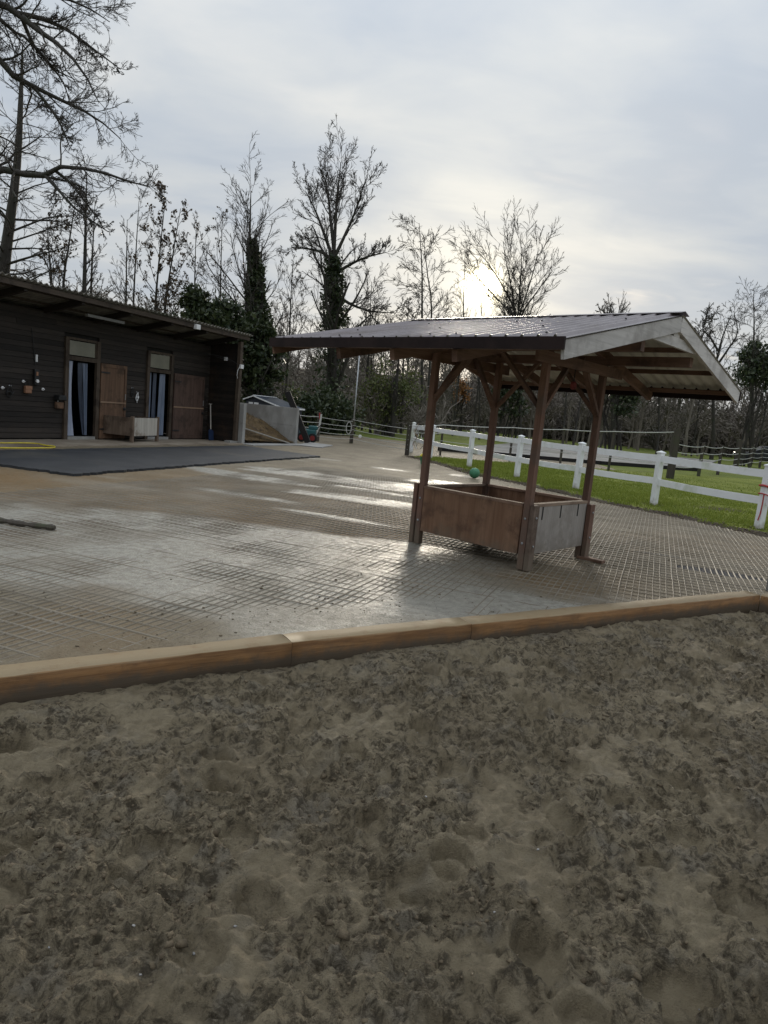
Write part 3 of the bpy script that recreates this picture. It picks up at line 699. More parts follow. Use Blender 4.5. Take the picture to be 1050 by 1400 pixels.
mb = MB(); mb.box(BP((S0B+SE)/2, -.085, 3.12), BAX, ((SE-S0B)/2-.05, .03, .27)); mb.build('wall_plate', M['dark'], barn)
mb = MB(); mb.box(BP((S0B+SE)/2, -DEPTH/2, .010), BAX, ((SE-S0B)/2-.02, DEPTH/2-.04, .03)); mb.build('stall_floor', M['dark'], barn)
# corrugated roof sheets
ov = .17; wl = .17
ss = S0B-.2; k = 0
while ss < SE+.35:
    e = min(ss+1.05, SE+.38); nn_ = int((e-ss)/wl*6)+1; t = np.linspace(ss, e, nn_)
    cz = .032*np.sin(t/wl*2*math.pi)
    o0 = BD_+ov+.02*r2.normal(); o1 = -DEPTH-.3; lift = .008*(k % 2)
    V = []
    for (o_, dz) in ((o0, 0), (o1, 0)):
        zb = roofz(o_)+lift
        V += [BP(a, o_, zb+c) for a, c in zip(t, cz)]
    for (o_, dz) in ((o0, 0), (o1, 0)):
        zb = roofz(o_)+lift
        V += [BP(a, o_, zb+c-.009) for a, c in zip(t, cz)]
    V = np.array(V); n = nn_; i = np.arange(n-1)
    F = np.concatenate([np.stack([i, i+1, n+i+1, n+i], -1), np.stack([2*n+i, 3*n+i, 3*n+i+1, 2*n+i+1], -1), np.stack([i, 2*n+i, 2*n+i+1, i+1], -1), np.stack([n+i, n+i+1, 3*n+i+1, 3*n+i], -1)])
    mesh_np('roof_sheet', V, F, M['corr'], barn, smooth=True); ss = e-.05 if e < SE+.37 else 99; k += 1
sl_ = math.atan(.20)
for k in range(9):
    s = S0B+.4+k*1.72
    p = BP(s, BD_+.02, roofz(BD_+.02)-.15); q = BP(s, -DEPTH-.1, roofz(-DEPTH-.1)-.15)
    MB().bar(p, q, .09, .16).build('rafter', M['barnraft'], barn)
for o_ in (.95, .2, -1.2, -2.6):
    MB().bar(BP(S0B-.1, o_, roofz(o_)-.052), BP(SE+.3, o_, roofz(o_)-.052), .07, .045).build('purlin', M['barnbeam'], barn)
MB().bar(BP(S0B-.2, BD_+.07, roofz(BD_)-.10), BP(SE+.34, BD_+.07, roofz(BD_)-.095), .035, .12).build('fascia_board', M['barnbeam'], barn)
for s in (8.42, 3.9-8.0): MB().box(BP(s, BD_-.0, 1.795), BAX, (.075, .065, 1.785)).build('corner_post', M['barnframe'], barn, bevel=.008)
MB().box(BP(8.30, BD_-.05, .055), BAX, (.28, .12, .035)).build('post_footing', M['concrete'], barn)
# doors, transoms, curtains
def door_leaf(s0, s1, z0, z1, mat, nm):
    d = MB(); d.box(BP((s0+s1)/2, .065, (z0+z1)/2), BAX, ((s1-s0)/2, .018, (z1-z0)/2)); leaf = d.build('door', mat, barn)
    w = .085
    for (a, b, c, e) in ((s0+.002, s0+w, z0+.002, z1-.002), (s1-w, s1-.002, z0+.002, z1-.002), (s0+w, s1-w, z1-w*1.2, z1-.002), (s0+w, s1-w, z0+.002, z0+w*1.6)):
        MB().box(BP((a+b)/2, .092, (c+e)/2), BAX, ((b-a)/2, .0095, (e-c)/2)).build('door_rail', mat, leaf)
    zm = z0+(z1-z0)*.49
    MB().box(BP((s0+s1)/2, .094, zm), BAX, ((s1-s0)/2-.004, .012, .022)).build('mid_rail', M['doorpale'], leaf)
    for zh in (z0+.28, z1-.26): MB().box(BP(s0+.17, .106, zh), BAX, (.17, .005, .022)).build('hinge', M['black'], leaf)
    h = MB(); h.lathe(BP(s1-.07, .10, zm-.17), [(.0, 0), (.05, .002), (.05, .02), (.018, .03), (.018, .055), (.0, .06)], 12, (bd, Z3, bn)); h.build('handle', M['black'], leaf)
    h = MB(); h.bar(BP(s1-.05, .108, zm+.10), BP(s1-.05, .108, zm+.28), .012, .03, bn); h.build('bolt', M['steel'], leaf)
M['doorpale'] = wood('door_mid_rail', (.26, .17, .11), (.36, .25, .17), BANG)
for i, ((a, b, h), (ta, tb, tz0, tz1)) in enumerate(zip(OPEN, TRAN)):
    for s in (a-.065, b+.065): MB().box(BP(s, .035, 1.43), BAX, (.062, .05, 1.41)).build('door_jamb', M['barnframe'], barn, bevel=.006)
    MB().box(BP((a+b)/2, .03, h+.065), BAX, ((b-a)/2-.002, .045, .058)).build('lintel', M['barnframe'], barn)
    MB().box(BP((a+b)/2, .03, 2.815), BAX, ((b-a)/2-.002, .045, .032)).build('head_rail', M['barnframe'], barn)
    w = MB(); w.box(BP((a+b)/2, .015, (h+.13+2.78)/2), BAX, ((b-a)/2-.025, .008, (2.78-h-.13)/2-.02)); pane = w.build('transom_pane', M['glassfrost'], barn)
    for s in (a+.014, b-.014): MB().box(BP(s, .028, (h+.13+2.78)/2), BAX, (.014, .022, (2.78-h-.13)/2)).build('sash_bar', M['barnframe'], pane)
    MB().box(BP((a+b)/2, .02, .062), BAX, ((b-a)/2, .07, .04)).build('door_sill', M['concrete'], barn)
    def strip(u0, u1, zt, zb, gather, mat, off):
        n = 14; mz = 10; V = []
        for q in range(mz+1):
            tz = q/mz; zz_ = zt+(zb-zt)*tz; g = gather(tz)
            for p in range(n+1):
                x = p/n; s = g[0]+(g[1]-g[0])*x
                V.append(BP(s, off+.022*math.sin(x*9+tz*1.5+u0*7)*(1-.3*tz), zz_))
        mesh_np('strip_curtain', np.array(V), grid_faces(mz+1, n+1), mat, barn, smooth=True)
    if i == 0:
        strip(a, a+.3, h-.02, .12, lambda t: (a+.01, a+.24-.05*math.sin(t*3.1)+.08*t*t), M['curtain'], -.02)
        strip(a+.42, b, h-.04, .14, lambda t: (a+.44+.22*t*t, a+.56+.24*t*t), M['curtain_blue'], -.05)
        strip(a+.55, b, h-.04, .14, lambda t: (a+.58+.12*t, a+.74+.06*t), M['curtain_mid'], -.03)
        door_leaf(3.20, 4.24, .05, 2.25, M['doorwood'], 1)
    else:
        strip(a, a+.2, h-.02, .12, lambda t: (a+.01, a+.16+.04*t), M['curtain_mid'], -.03)
        strip(a+.3, a+.6, h-.02, .12, lambda t: (a+.30, a+.52), M['curtain_blue'], -.08)
        strip(a+.6, b, h-.02, .15, lambda t: (a+.58-.03*t, a+.84), M['curtain_mid'], -.02)
        door_leaf(6.46, 8.10, .05, 2.24, M['doorwood2'], 2)
# fittings fixed to the stable
def fl(s, o, z): return BP(s, o, z)
mb = MB(); mb.bar(fl(1.9, .8, roofz(.8)-.30), fl(3.25, .8, roofz(.8)-.30), .10, .07); lampf = mb.build('tube_light', M['tube'], barn)
for (s, o_, z_) in ((5.75, BD_+.10, roofz(BD_)-.10),):
    mb = MB(); mb.box(fl(s, o_+.05, z_-.02), BAX, (.10, .06, .075)); fo = mb.build('floodlight', M['whitep'], barn, bevel=.01)
    MB().bar(fl(s, o_-.06, z_+.02), fl(s, o_+.0, z_+.01), .03, .03).build('bracket', M['steel'], fo)
mb = MB(); mb.box(fl(8.40, BD_+.10, 2.72), BAX, (.09, .035, .07)); fo = mb.build('floodlight', M['whitep'], barn, bevel=.01)
MB().tube([fl(8.30, BD_+.08, 2.70), fl(8.22, BD_+.06, 2.55), fl(8.2, BD_+.07, 2.40), fl(8.24, BD_+.07, 2.3)], .007, 5).build('cable', M['whitep'], fo)
MB().tube([fl(8.34, BD_+.08, 2.74), fl(8.05, BD_-.1, 2.9), fl(7.7, BD_-.5, 2.95)], .006, 5).build('cable', M['black'], fo)
mb = MB(); mb.box(fl(8.36, .75, 2.95), BAX, (.05, .05, .06)); fo = mb.build('camera_housing', M['whitep'], barn, bevel=.012)
MB().tube([fl(8.42, .7, 3.0), fl(8.2, .4, 3.05), fl(7.9, .05, 3.05)], .008, 5).build('cable', M['black'], fo)
MB().bar(fl(.85, .035, 2.9), fl(.98, .035, 1.95), .012, .012, bn).build('conduit', M['black'], barn)
mb = MB(); mb.box(fl(1.0, .05, 2.15), BAX, (.025, .02, .09)); mb.build('wall_switch', M['whitep'], barn)
mb = MB(); mb.box(fl(.99, .065, 1.66), BAX, (.07, .035, .20)); fo = mb.build('junction_box', M['black'], barn, bevel=.01)
mb = MB(); mb.lathe(fl(.99, .10, 1.56), [(.0, 0), (.045, .0), (.045, .03), (0, .035)], 10, (bd, Z3, bn)); mb.build('socket', M['whitep'], fo)
mb = MB(); mb.box(fl(.99, .104, 1.75), BAX, (.03, .006, .05)); mb.build('cover_plate', M['tan'], fo)
for s, z_ in ((.02, 1.32), (.62, 1.52), (1.23, 1.36)):
    mb = MB(); mb.lathe(fl(s, .03, z_), [(.0, 0), (.038, .0), (.038, .02), (.014, .03), (.014, .07), (0, .075)], 10, (bd, Z3, bn)); mb.build('wall_hook', M['whitep'], barn)
# things that hang on the stable wall
def halter(s, z, mat, label, drop=.35, w=.10):
    t = thing('halter', fl(s, .06, z-drop), label, 'halter')
    mb = MB(); mb.tube(smooth_pts([fl(s-w*.2, .08, z-.01), fl(s-w*.8, .06, z-.10), fl(s-w, .055, z-.20), fl(s-w*.4, .06, z-.27), fl(s+w*.3, .06, z-.22), fl(s+w*.2, .07, z-.08), fl(s-w*.1, .08, z-.01)], 4), .014, 5); mb.build('cheek_strap', mat, t)
    mb = MB(); mb.tube(smooth_pts([fl(s-w*.9, .06, z-.16), fl(s-w*.2, .075, z-.15), fl(s+w*.5, .06, z-.20), fl(s+w, .06, z-.13)], 4), .016, 5); mb.build('noseband', mat, t)
    mb = MB(); mb.tube(smooth_pts([fl(s-w*.3, .06, z-.26), fl(s-w*.1, .055, z-drop*.9), fl(s+w*.15, .05, z-drop)], 4), .011, 5); mb.build('lead_rope', mat, t)
    mb = MB(); mb.lathe(fl(s, .0, z), [(.02, .02), (.02, .03), (.008, .035), (.008, .09), (0, .095)], 8, (bd, Z3, bn)); mb.build('hook', M['steel'], t)
halter(.23, 1.38, M['black'], 'black halter hanging from the stable wall left of the tan pouch', .3)
halter(4.77, 1.50, M['whitep'], 'white and grey halter hanging between the two stable doors', .33, .055)
halter(4.55, 1.62, M['black'], 'small black halter on the wall just above the white one', .26, .06)
t = thing('wall_pouch', fl(.73, .05, 1.22), 'tan leather pouch hanging on the dark stable wall', 'pouch')
mb = MB(); mb.box(fl(.73, .075, 1.32), BAX, (.10, .04, .095)); mb.build('bag', M['tan'], t, bevel=.02)
mb = MB(); mb.box(fl(.73, .118, 1.37), BAX, (.098, .006, .05)); mb.build('flap', M['tan'], t)
mb = MB(); mb.tube([fl(.66, .06, 1.40), fl(.68, .05, 1.52), fl(.73, .04, 1.55), fl(.78, .05, 1.52), fl(.80, .06, 1.40)], .01, 5); mb.build('strap', M['black'], t)
t = thing('saddle_rack', fl(1.72, .05, .86), 'dark saddle rack with a brown pad beside the first door', 'rack')
mb = MB(); mb.poly([fl(1.58, .035, 1.10), fl(1.86, .035, 1.10), fl(1.83, .035, 1.24), fl(1.61, .035, 1.24)], bn*.20); mb.build('rack_cover', M['black'], t, bevel=.02)
mb = MB(); mb.box(fl(1.73, .09, .96), BAX, (.12, .05, .09)); mb.build('brown_pad', M['doorwood'], t, bevel=.02)
mb = MB(); mb.bar(fl(1.72, .045, .88), fl(1.72, .045, 1.12), .03, .02, bn); mb.build('wall_bracket', M['steel'], t)
# shovel leaning in the recess
t = thing('stable_shovel', fl(8.05, .50, .022), 'shovel with pale wooden shaft and blue blade leaning by the dark open door', 'shovel')
mb = MB(); mb.tube([fl(8.12, .45, .34), fl(8.30, .24, 1.30)], .022, 8); mb.build('shaft', M['plank'], t)
mb = MB(); mb.tube([fl(8.22, .24, 1.31), fl(8.38, .24, 1.31)], .018, 8); mb.build('grip', M['plank'], t)
mb = MB(); mb.poly([fl(7.93, .52, .03), fl(8.19, .52, .03), fl(8.23, .45, .36), fl(8.14, .43, .42), fl(8.06, .43, .42), fl(7.97, .45, .36)], bn*.03); mb.build('blade', M['blue'], t)
# trough on legs in front of the doors
b0, b1, b2 = G(148, 600, .022), G(180, 605, .022), G(214, 603.5, .022)
ta = (b2-b1); TLn = np.linalg.norm(ta); ta /= TLn; tn = np.array([-ta[1], ta[0], 0]); TWd = abs(np.dot(b0-b1, tn)); TAX = (ta, tn, Z3)
def TP(a, n, z): return b1+ta*a+tn*n+Z3*z
t = thing('wooden_trough', TP(TLn/2, TWd/2, 0), 'weathered wooden trough on four legs in front of the stable doors', 'trough')
for a in (0, TLn):
    for n_ in (0, TWd): MB().box(TP(a, n_, .385), TAX, (.045, .045, .385)).build('leg', M['boxwood'], t, bevel=.006)
MB().box(TP(TLn/2, -.012, .46), TAX, (TLn/2-.048, .014, .27)).build('front_panel', M['boxgrey'], t)
MB().box(TP(-.012, TWd/2, .46), TAX, (.014, TWd/2-.048, .27)).build('end_panel', M['boxwood'], t)
MB().box(TP(TLn/2, TWd+.012, .46), TAX, (TLn/2-.048, .014, .27)).build('back_panel', M['boxwood'], t)
MB().box(TP(TLn+.012, TWd/2, .46), TAX, (.014, TWd/2-.048, .27)).build('end_panel', M['boxwood'], t)
MB().box(TP(TLn/2, TWd/2, .25), TAX, (TLn/2-.03, TWd/2-.03, .015)).build('bottom', M['boxwood'], t)
# yellow hose on the apron
hp = [G(-40, 604, .035), G(0, 605.5, .035), (G(30, 605.5, .035)), G(50, 606.3, .035), G(60, 608.5, .035), G(74, 610.2, .035), G(72, 612.0, .035), G(50, 612.5, .035), G(20, 612.5, .035), G(0, 612.3, .035), G(-40, 612.0, .035)]
o = MB().tube(smooth_pts(hp), .017, 6).build('garden_hose', M['yellow'], smooth=True); tag(o, 'yellow hose lying in a loop on the concrete apron', 'hose')
# dark stick lying in the yard
sp = [G(-60, 706, .03), G(0, 711.5, .03), G(30, 716, .028), G(75, 721.5, .03)]
o = MB().tube(smooth_pts(sp, 6), [.030+.006*math.sin(k*2.3)+.003*math.cos(k*5.1) for k in range(19)], 7).build('timber_pole', M['oldtimber']); tag(o, 'dark weathered pole lying on the grey wet yard', 'pole')
# ------------------------------------------------------------------ MANURE BUNKER
q0 = G(327, 607)+bd*.16; q1 = G(406, 607)
kd = q1-q0; kd /= np.linalg.norm(kd); kn = np.array([-kd[1], kd[0], 0])   # kn points back, away from the yard
KL = np.linalg.norm(q1-q0); KAX = (kd, kn, Z3)
def KP(a, n, z): return q0+kd*a+kn*n+Z3*z
bunk = thing('manure_bunker', KP(KL/2, 1.5, 0), 'grey concrete manure bunker open to the yard beside the stable', 'bunker')
KD = 3.2
for j, (zz0, zz1) in enumerate(((-.05, .72), (.725, 1.44))):
    MB().box(KP(KL-.08, KD/2+.0, (zz0+zz1)/2), KAX, (.08, KD/2, (zz1-zz0)/2)).build('side_panel', M['concrete'], bunk, bevel=.008)
    MB().box(KP(.08, KD/2+.0, (zz0+zz1)/2), KAX, (.08, KD/2, (zz1-zz0)/2)).build('side_panel', M['concrete'], bunk, bevel=.008)
    MB().box(KP(KL/2, KD+.085, (zz0+zz1)/2), KAX, (KL/2, .08, (zz1-zz0)/2)).build('back_panel', M['concrete'], bunk, bevel=.008)
MB().box(KP(KL/2, -.3+KD/2, -.01), KAX, (KL/2+.1, KD/2+.3, .03)).build('floor_slab', M['concrete'], bunk)
M['manure'] = pmat('manure', (.085, .055, .026), (.17, .115, .055), .95, 7, bump=1, bscale=30, c3=(.05, .034, .02), bdist=.05)
M['straw'] = leafmat('straw', (.24, .17, .075), (.11, .07, .035), .8)
na, nn2 = 60, 50
A_, N_ = np.meshgrid(np.linspace(.17, KL-.17, na), np.linspace(.05, KD-.02, nn2), indexing='ij')
prof = np.interp(N_, [0, .3, .9, 1.8, 2.6, 3.2], [.02, .10, .42, .88, 1.15, 1.2])*np.interp(A_, [.1, 1.2, 2.6, KL], [1.22, 1.15, 1.0, .92])+.16*np.interp(A_, [.1, 1.0, 2.2], [1, .7, 0])*np.interp(N_, [0, .5, 1.2, 3], [.4, 1, 1, .2])
hz = .03+prof+.10*fbm(A_, N_, .4, 4, 61)*np.clip(prof*2, 0, 1)
PV = (q0[None, None]+kd*A_[..., None]+kn*N_[..., None]); PV[..., 2] = hz
heap = mesh_np('manure_heap', PV.reshape(-1, 3), grid_faces(na, nn2)[:, ::-1], M['manure'], smooth=True); tag(heap, 'brown heap of straw manure sloping down inside the concrete bunker', 'heap')
n = 2600; ii = rng.integers(0, na*nn2, n); c = PV.reshape(-1, 3)[ii]+rng.normal(0, .03, (n, 3)); dv_ = rng.normal(0, 1, (n, 3)); dv_[:, 2] *= .4; dv_ /= np.linalg.norm(dv_, axis=1)[:, None]; L_ = rng.uniform(.04, .12, n)[:, None]; wv = np.cross(dv_, [0, 0, 1.])*.008
o = mesh_np('straw', np.stack([c-dv_*L_-wv, c-dv_*L_+wv, c+dv_*L_+wv, c+dv_*L_-wv], 1).reshape(-1, 3), np.arange(n*4).reshape(-1, 4), M['straw'], parent=heap); tag(o, None, None, None, 'stuff')
o = MB().bar(KP(.30, .45, .60), KP(KL*.80, -.05, .05), .16, .035).build('plank', M['plank']); tag(o, 'grey plank leaning against the manure heap in the bunker', 'plank')
# black leaning timber and machine behind the bunker
pb = G(421, 606.5); zt_ = HT(392, 535, pb); tp = G(421, 606.5)+np.array([-.95, .0, zt_]); tp = atY(393, 536, pb[1]+.1)
o = MB().bar(pb+Z3*.04, tp, .24, .20, (0, 1, 0)).build('leaning_timber', M['blackbeam'], bevel=.01); tag(o, 'thick black timber leaning against the end of the concrete bunker', 'timber')
mp_ = G(414, 605)+np.array([.10, .75, 0])
t = thing('garden_machine', mp_, 'teal and red wheeled machine parked behind the leaning black timber', 'machine')
mb = MB(); mb.box(mp_+Z3*.42, EX, (.36, .22, .15)); mb.build('body', M['teal'], t, bevel=.06)
mb = MB(); mb.box(mp_+np.array([.22, 0, .64]), EX, (.20, .18, .09)); mb.build('hood', M['teal'], t, bevel=.05)
for sx in (-.24, .24):
    w = MB(); w.lathe(mp_+np.array([sx, -.30, .2]), [(.12, 0), (.2, .01), (.2, .09), (.12, .10)], 16, (X3, Z3, Y3)); wh = w.build('wheel', M['rubber'], t)
    w = MB(); w.lathe(mp_+np.array([sx, -.315, .2]), [(.0, 0), (.11, .0), (.11, .02), (0, .03)], 14, (X3, Z3, Y3)); w.build('hub', M['hubred'], wh)
mb = MB(); mb.tube([mp_+np.array([.3, -.1, .5]), mp_+np.array([.55, -.1, .8]), mp_+np.array([.7, -.1, .86])], .02, 6); mb.build('handlebar', M['black'], t)
# concrete plate on the ground by the gate
pp = [G(404, 609), G(440, 612.5), G(455, 609.5), G(424, 605.5)]
o = slab('ground_plate', pp, -.03, .03, M['concrete'], '', .01, 9); tag(o, 'pale concrete plate on the ground beside the leaning timber', 'concrete plate')
# garden shed behind the bunker
sc_ = atY(352, 560, 36.0); shx, shy = sc_[0], 36.0; shz = float(terr(np.array(shx), np.array(shy)))
shed = thing('garden_shed', (shx, shy+1.5, shz), 'small navy shed with blue grey roof and white trim behind the bunker', 'shed')
fr = np.array([math.cos(.62), -math.sin(.62), 0]); fb = np.array([math.sin(.62), math.cos(.62), 0])
def SP(a, b, z): return np.array([shx, shy, 0])+fr*a+fb*b+Z3*z
HW = 1.75; zap = atY(339, 541, 36)[2]; zev = atY(378, 556, 36)[2]-.02
MB().poly([SP(-.9, 0, shz-.1), SP(HW, 0, shz-.1), SP(HW, 0, zev), SP(-.25, 0, zap-.05), SP(-.9, 0, zap-.22)], fb*1.5).build('wall', M['navy'], shed)
for sgn, pa, pb_ in ((1, (-.25, zap), (HW+.12, zev-.02)), (-1, (-.25, zap), (-1.0, zap-.22))):
    a_ = SP(pa[0], -.12, pa[1]); b_ = SP(pb_[0], -.12, pb_[1])
    rfp = MB(); rfp.poly([a_, b_, b_+Z3*.05, a_+Z3*.05], fb*1.7); rp = rfp.build('roof_panel', M['shedroof'], shed)
    MB().bar(a_-fb*.02+Z3*.02, b_-fb*.02+Z3*.02, .03, .06).build('white_trim', M['whitep'], rp)
    if sgn == 1:
        MB().bar(b_+fr*.015-fb*.02+Z3*.02, b_+fr*.015+fb*1.7+Z3*.02, .03, .08).build('white_trim', M['whitep'], rp)
        MB().bar(a_+fr*.0+Z3*.06, a_+fb*1.7+Z3*.06, .06, .04).build('ridge_cap', M['whitep'], rp)
for a_ in (-.52, -.10): MB().box(SP(a_, -.012, zev+.06), (fr, fb, Z3), (.16, .015, .08)).build('window', M['whitep'], shed)
# ------------------------------------------------------------------ HAY FEEDER with roof
def FP(a, n, z): return fp1+FA*a+FN*n+Z3*z
FAX = (FA, FN, Z3)
fd = thing('hay_feeder', FP(FL/2, FW/2, 0), 'brown wooden hay feeder with a wide metal gable roof on four posts', 'hay feeder')
RN = .65; RZ = 2.866; RS = .2375; A0, A1, N0, N1 = -1.02, 2.65, -1.71, 3.01
def rz_(n): return RZ-abs(n-RN)*RS
for a in (0, FL):
    for n_ in (0, FW): MB().box(FP(a, n_, 1.215), FAX, (.040, .040, 1.215)).build('post', M['feeder_z'], fd, bevel=.006)
stub = {(0, 0): (-.082, 0, .76), (1, 0): (.082, 0, .74), (0, 1): (-.082, 0, .72), (1, 1): (.082, -.0, .70)}
for (i, j), (da, dn, h) in stub.items():
    MB().box(FP(i*FL+da, j*FW+dn, h/2), FAX, (.030, .055, h/2)).build('leg_stub', M['stub_grey'] if (i, j) == (1, 0) else M['feeder_z'], fd, bevel=.005)
MB().box(FP(FL+.18, FW-.02, .018), FAX, (.17, .05, .018)).build('foot_board', M['cap'], fd)
ph, pz0 = .27, .44
MB().box(FP(FL/2, -.03, pz0), FAX, (FL/2-.053, .014, ph)).build('front_panel', M['feeder_panel'], fd)
MB().box(FP(FL/2, FW+.03, pz0), FAX, (FL/2-.053, .014, ph)).build('back_panel', M['feeder_panel'], fd)
rp = MB().box(FP(FL+.03, FW/2, pz0), FAX, (.014, FW/2-.053, ph)).build('end_panel', M['feeder_grey'], fd)
tag(rp, 'pale grey weathered end panel')
MB().box(FP(-.03, FW/2, pz0), FAX, (.014, FW/2-.053, ph)).build('end_panel', M['feeder_panel'], fd)
for k in range(5): MB().box(FP(FL/2, .14+k*.28, .20), FAX, (FL/2-.06, .135, .014)).build('floor_plank', M['feeder_a'], fd)
for n_ in (-.01, FW+.01): MB().box(FP(FL/2, n_, .728), FAX, (FL/2-.053, .042, .017)).build('top_rail', M['cap'], fd, bevel=.004)
for a in (-.01, FL+.01): MB().box(FP(a, FW/2, .728), FAX, (.042, FW/2-.053, .017)).build('top_rail', M['capn'], fd, bevel=.004)
for n_ in (.25, .68, 1.12):
    MB().bar(FP(FL+.047, n_, .73), FP(FL+.047, n_, .56), .022, .004, FA).build('strap', M['black'], fd)
for n_ in (.0, FW): MB().box(FP((A0+A1)/2, n_, 2.475), FAX, ((A1-A0)/2-.10, .045, .055)).build('plate_beam', M['feeder_a'], fd, bevel=.005)
for a in (-.075, FL+.075): MB().box(FP(a, FW/2, 2.34), FAX, (.022, FW/2+.35, .06)).build('tie_beam', M['feeder_n'], fd, bevel=.005)
for n_ in (0, FW):
    for a, sg in ((0, 1), (FL, -1)):
        MB().bar(FP(a+sg*.03, n_, 1.82), FP(a+sg*.60, n_, 2.43), .042, .066, FN).build('knee_brace', M['feeder_a'], fd)
for a in (0, FL):
    for n_, sg in ((0, 1), (FW, -1)):
        MB().bar(FP(a, n_+sg*.03, 1.80), FP(a, n_+sg*.60, 2.44), .042, .066, FA).build('knee_brace', M['feeder_n'], fd)
for a in (A0+.10, -.0, FL/2, FL, A1-.10):
    if a in (A0+.10, A1-.10): continue
    for sg, ne in ((-1, N0+.06), (1, N1-.06)):
        MB().bar(FP(a, RN+sg*.012, rz_(RN)-.155), FP(a, ne, rz_(ne)-.155), .06, .11, Z3).build('rafter', M['feeder_n'], fd)
for n_ in (N0+.10, N0+.85, N0+1.6, RN-.08, RN+.08, N1-1.6, N1-.85, N1-.10):
    MB().box(FP((A0+A1)/2, n_, rz_(n_)-.072), FAX, ((A1-A0)/2-.05, .035, .026)).build('purlin', M['feeder_a'], fd)
# metal roof sheets with raised ribs, brown above and pale below
def roof_sheet(a0, a1, nlo, nhi, lift):
    pitch = .153; prof = []; a = a0
    prof.append((a0, 0))
    while a+pitch <= a1+.001:
        for f_, h in ((.25, 0), (.33, .028), (.45, .028), (.53, 0)): prof.append((a+pitch*f_, h))
        a += pitch
    prof.append((a1, 0)); n = len(prof)
    for under in (0, 1):
        dz = lift-.006*under; V = [FP(a, nlo, rz_(nlo)+h+dz) for a, h in prof]+[FP(a, nhi, rz_(nhi)+h+dz) for a, h in prof]
        i = np.arange(n-1); F = np.stack([i, i+1, n+i+1, n+i], -1)
        if under == 0: top = mesh_np('roof_sheet', np.array(V), F, M['roofbrown'], fd); V0 = V
        else:
            F = np.concatenate([F[:, ::-1]]); u_ = mesh_np('sheet_underside', np.array(V), F, M['rooflight'], top)
    for f_ in (.05, .35, .66, .95):
        nn_ = nlo+(nhi-nlo)*f_
        for j, (a, h) in enumerate(prof):
            if j % 12 == 2 and h > 0 and (j//12+int(f_*10)) % 2 == 0:
                MB().lathe(FP(a+.012, nn_, rz_(nn_)+h+lift), [(.011, 0), (.011, .006), (.006, .011)], 6).build('screw', M['screw'], top)
for k in range(3):
    a0 = A0+k*1.225; a1 = min(a0+1.24, A1+.012)
    roof_sheet(a0, a1, N0-.03, RN-.0, .004*k); roof_sheet(a0, a1, RN+.0, N1+.03, .004*k)
rc = MB(); 
for sg in (-1, 1): rc.poly([FP(A0-.01, RN, RZ+.045), FP(A0-.01, RN+sg*.13, RZ+.045-.13*RS), FP(A0-.01, RN+sg*.13, RZ+.040-.13*RS), FP(A0-.01, RN, RZ+.040)], FA*(A1-A0+.03))
rc.build('ridge_cap', M['roofbrown'], fd)
MB().box(FP((A0+A1)/2, N0-.045, rz_(N0)-.040), FAX, ((A1-A0)/2+.01, .012, .050)).build('fascia', M['fascia'], fd)
MB().box(FP((A0+A1)/2, N1+.045, rz_(N1)-.060), FAX, ((A1-A0)/2+.01, .012, .075)).build('fascia', M['fascia'], fd)
for a in (A0+.015, A1-.015):
    for ne, sg in ((N0-.02, -1), (N1+.02, 1)):
        b_ = MB().bar(FP(a, RN+sg*.001, rz_(RN)-.085), FP(a, ne, rz_(ne)-.085), .03, .15, Z3).build('barge_board', M['barge'] if a > 1 else M['feeder_n'], fd)
    MB().box(FP(a-.035 if a > 1 else a+.035, RN, RZ-.265), FAX, (.018, .62, .05)).build('collar_tie', M['barge'], fd)
    MB().box(FP(a-.035 if a > 1 else a+.035, RN, RZ-.16), FAX, (.020, .085, .055)).build('king_block', M['barge'], fd)
for a in (0, FL):
    for z_ in (.30, .58): MB().lathe(FP(a, -.041, z_), [(.014, 0), (.014, .008), (.006, .012)], 8, (FA, Z3, -FN)).build('bolt', M['steel'], fd)
for n_ in (0, FW):
    for z_ in (.28, .60): MB().lathe(FP(FL+.113, n_, z_), [(.014, 0), (.014, .008), (.006, .012)], 8, (FN, Z3, FA)).build('bolt', M['steel'], fd)
# straw dropped round the feeder
n = 520; an_ = rng.random(n)*6.283; rr_ = .9+np.abs(rng.normal(0, .55, n)); sc0 = FP(FL/2, FW/2, 0)
c = np.column_stack([sc0[0]+rr_*np.cos(an_), sc0[1]+rr_*np.sin(an_), rng.uniform(.004, .012, n)]); da = rng.random(n)*6.283; dv_ = np.column_stack([np.cos(da), np.sin(da), rng.normal(0, .06, n)]); L_ = rng.uniform(.02, .07, n)[:, None]; wv = np.column_stack([-np.sin(da), np.cos(da), np.zeros(n)])*.0022
o = mesh_np('fallen_straw', np.stack([c-dv_*L_-wv, c-dv_*L_+wv, c+dv_*L_+wv, c+dv_*L_-wv], 1).reshape(-1, 3), np.arange(n*4).reshape(-1, 4), M['straw'], parent=yard); tag(o, None, None, None, 'stuff')
# mineral block hanging under the roof
hp_ = onplane(784, 527, FP(0, FW*.85, 0), FN); hz_ = float(hp_[2])-.05; hp_[2] = 0; hn_ = float(np.dot(hp_-fp1, FN))
t = thing('mineral_block', hp_+Z3*hz_, 'small dark red block hanging on a cord under the feeder roof', 'mineral block')
mb = MB(); mb.lathe(hp_+Z3*hz_, [(.015, 0), (.036, .012), (.040, .07), (.03, .09), (.008, .10)], 8); mb.build('block', M['mineral'], t)
mb = MB(); mb.tube([hp_+Z3*(hz_+.09), hp_+Z3*(rz_(hn_)-.01)], .006, 5); mb.build('cord', M['black'], t)
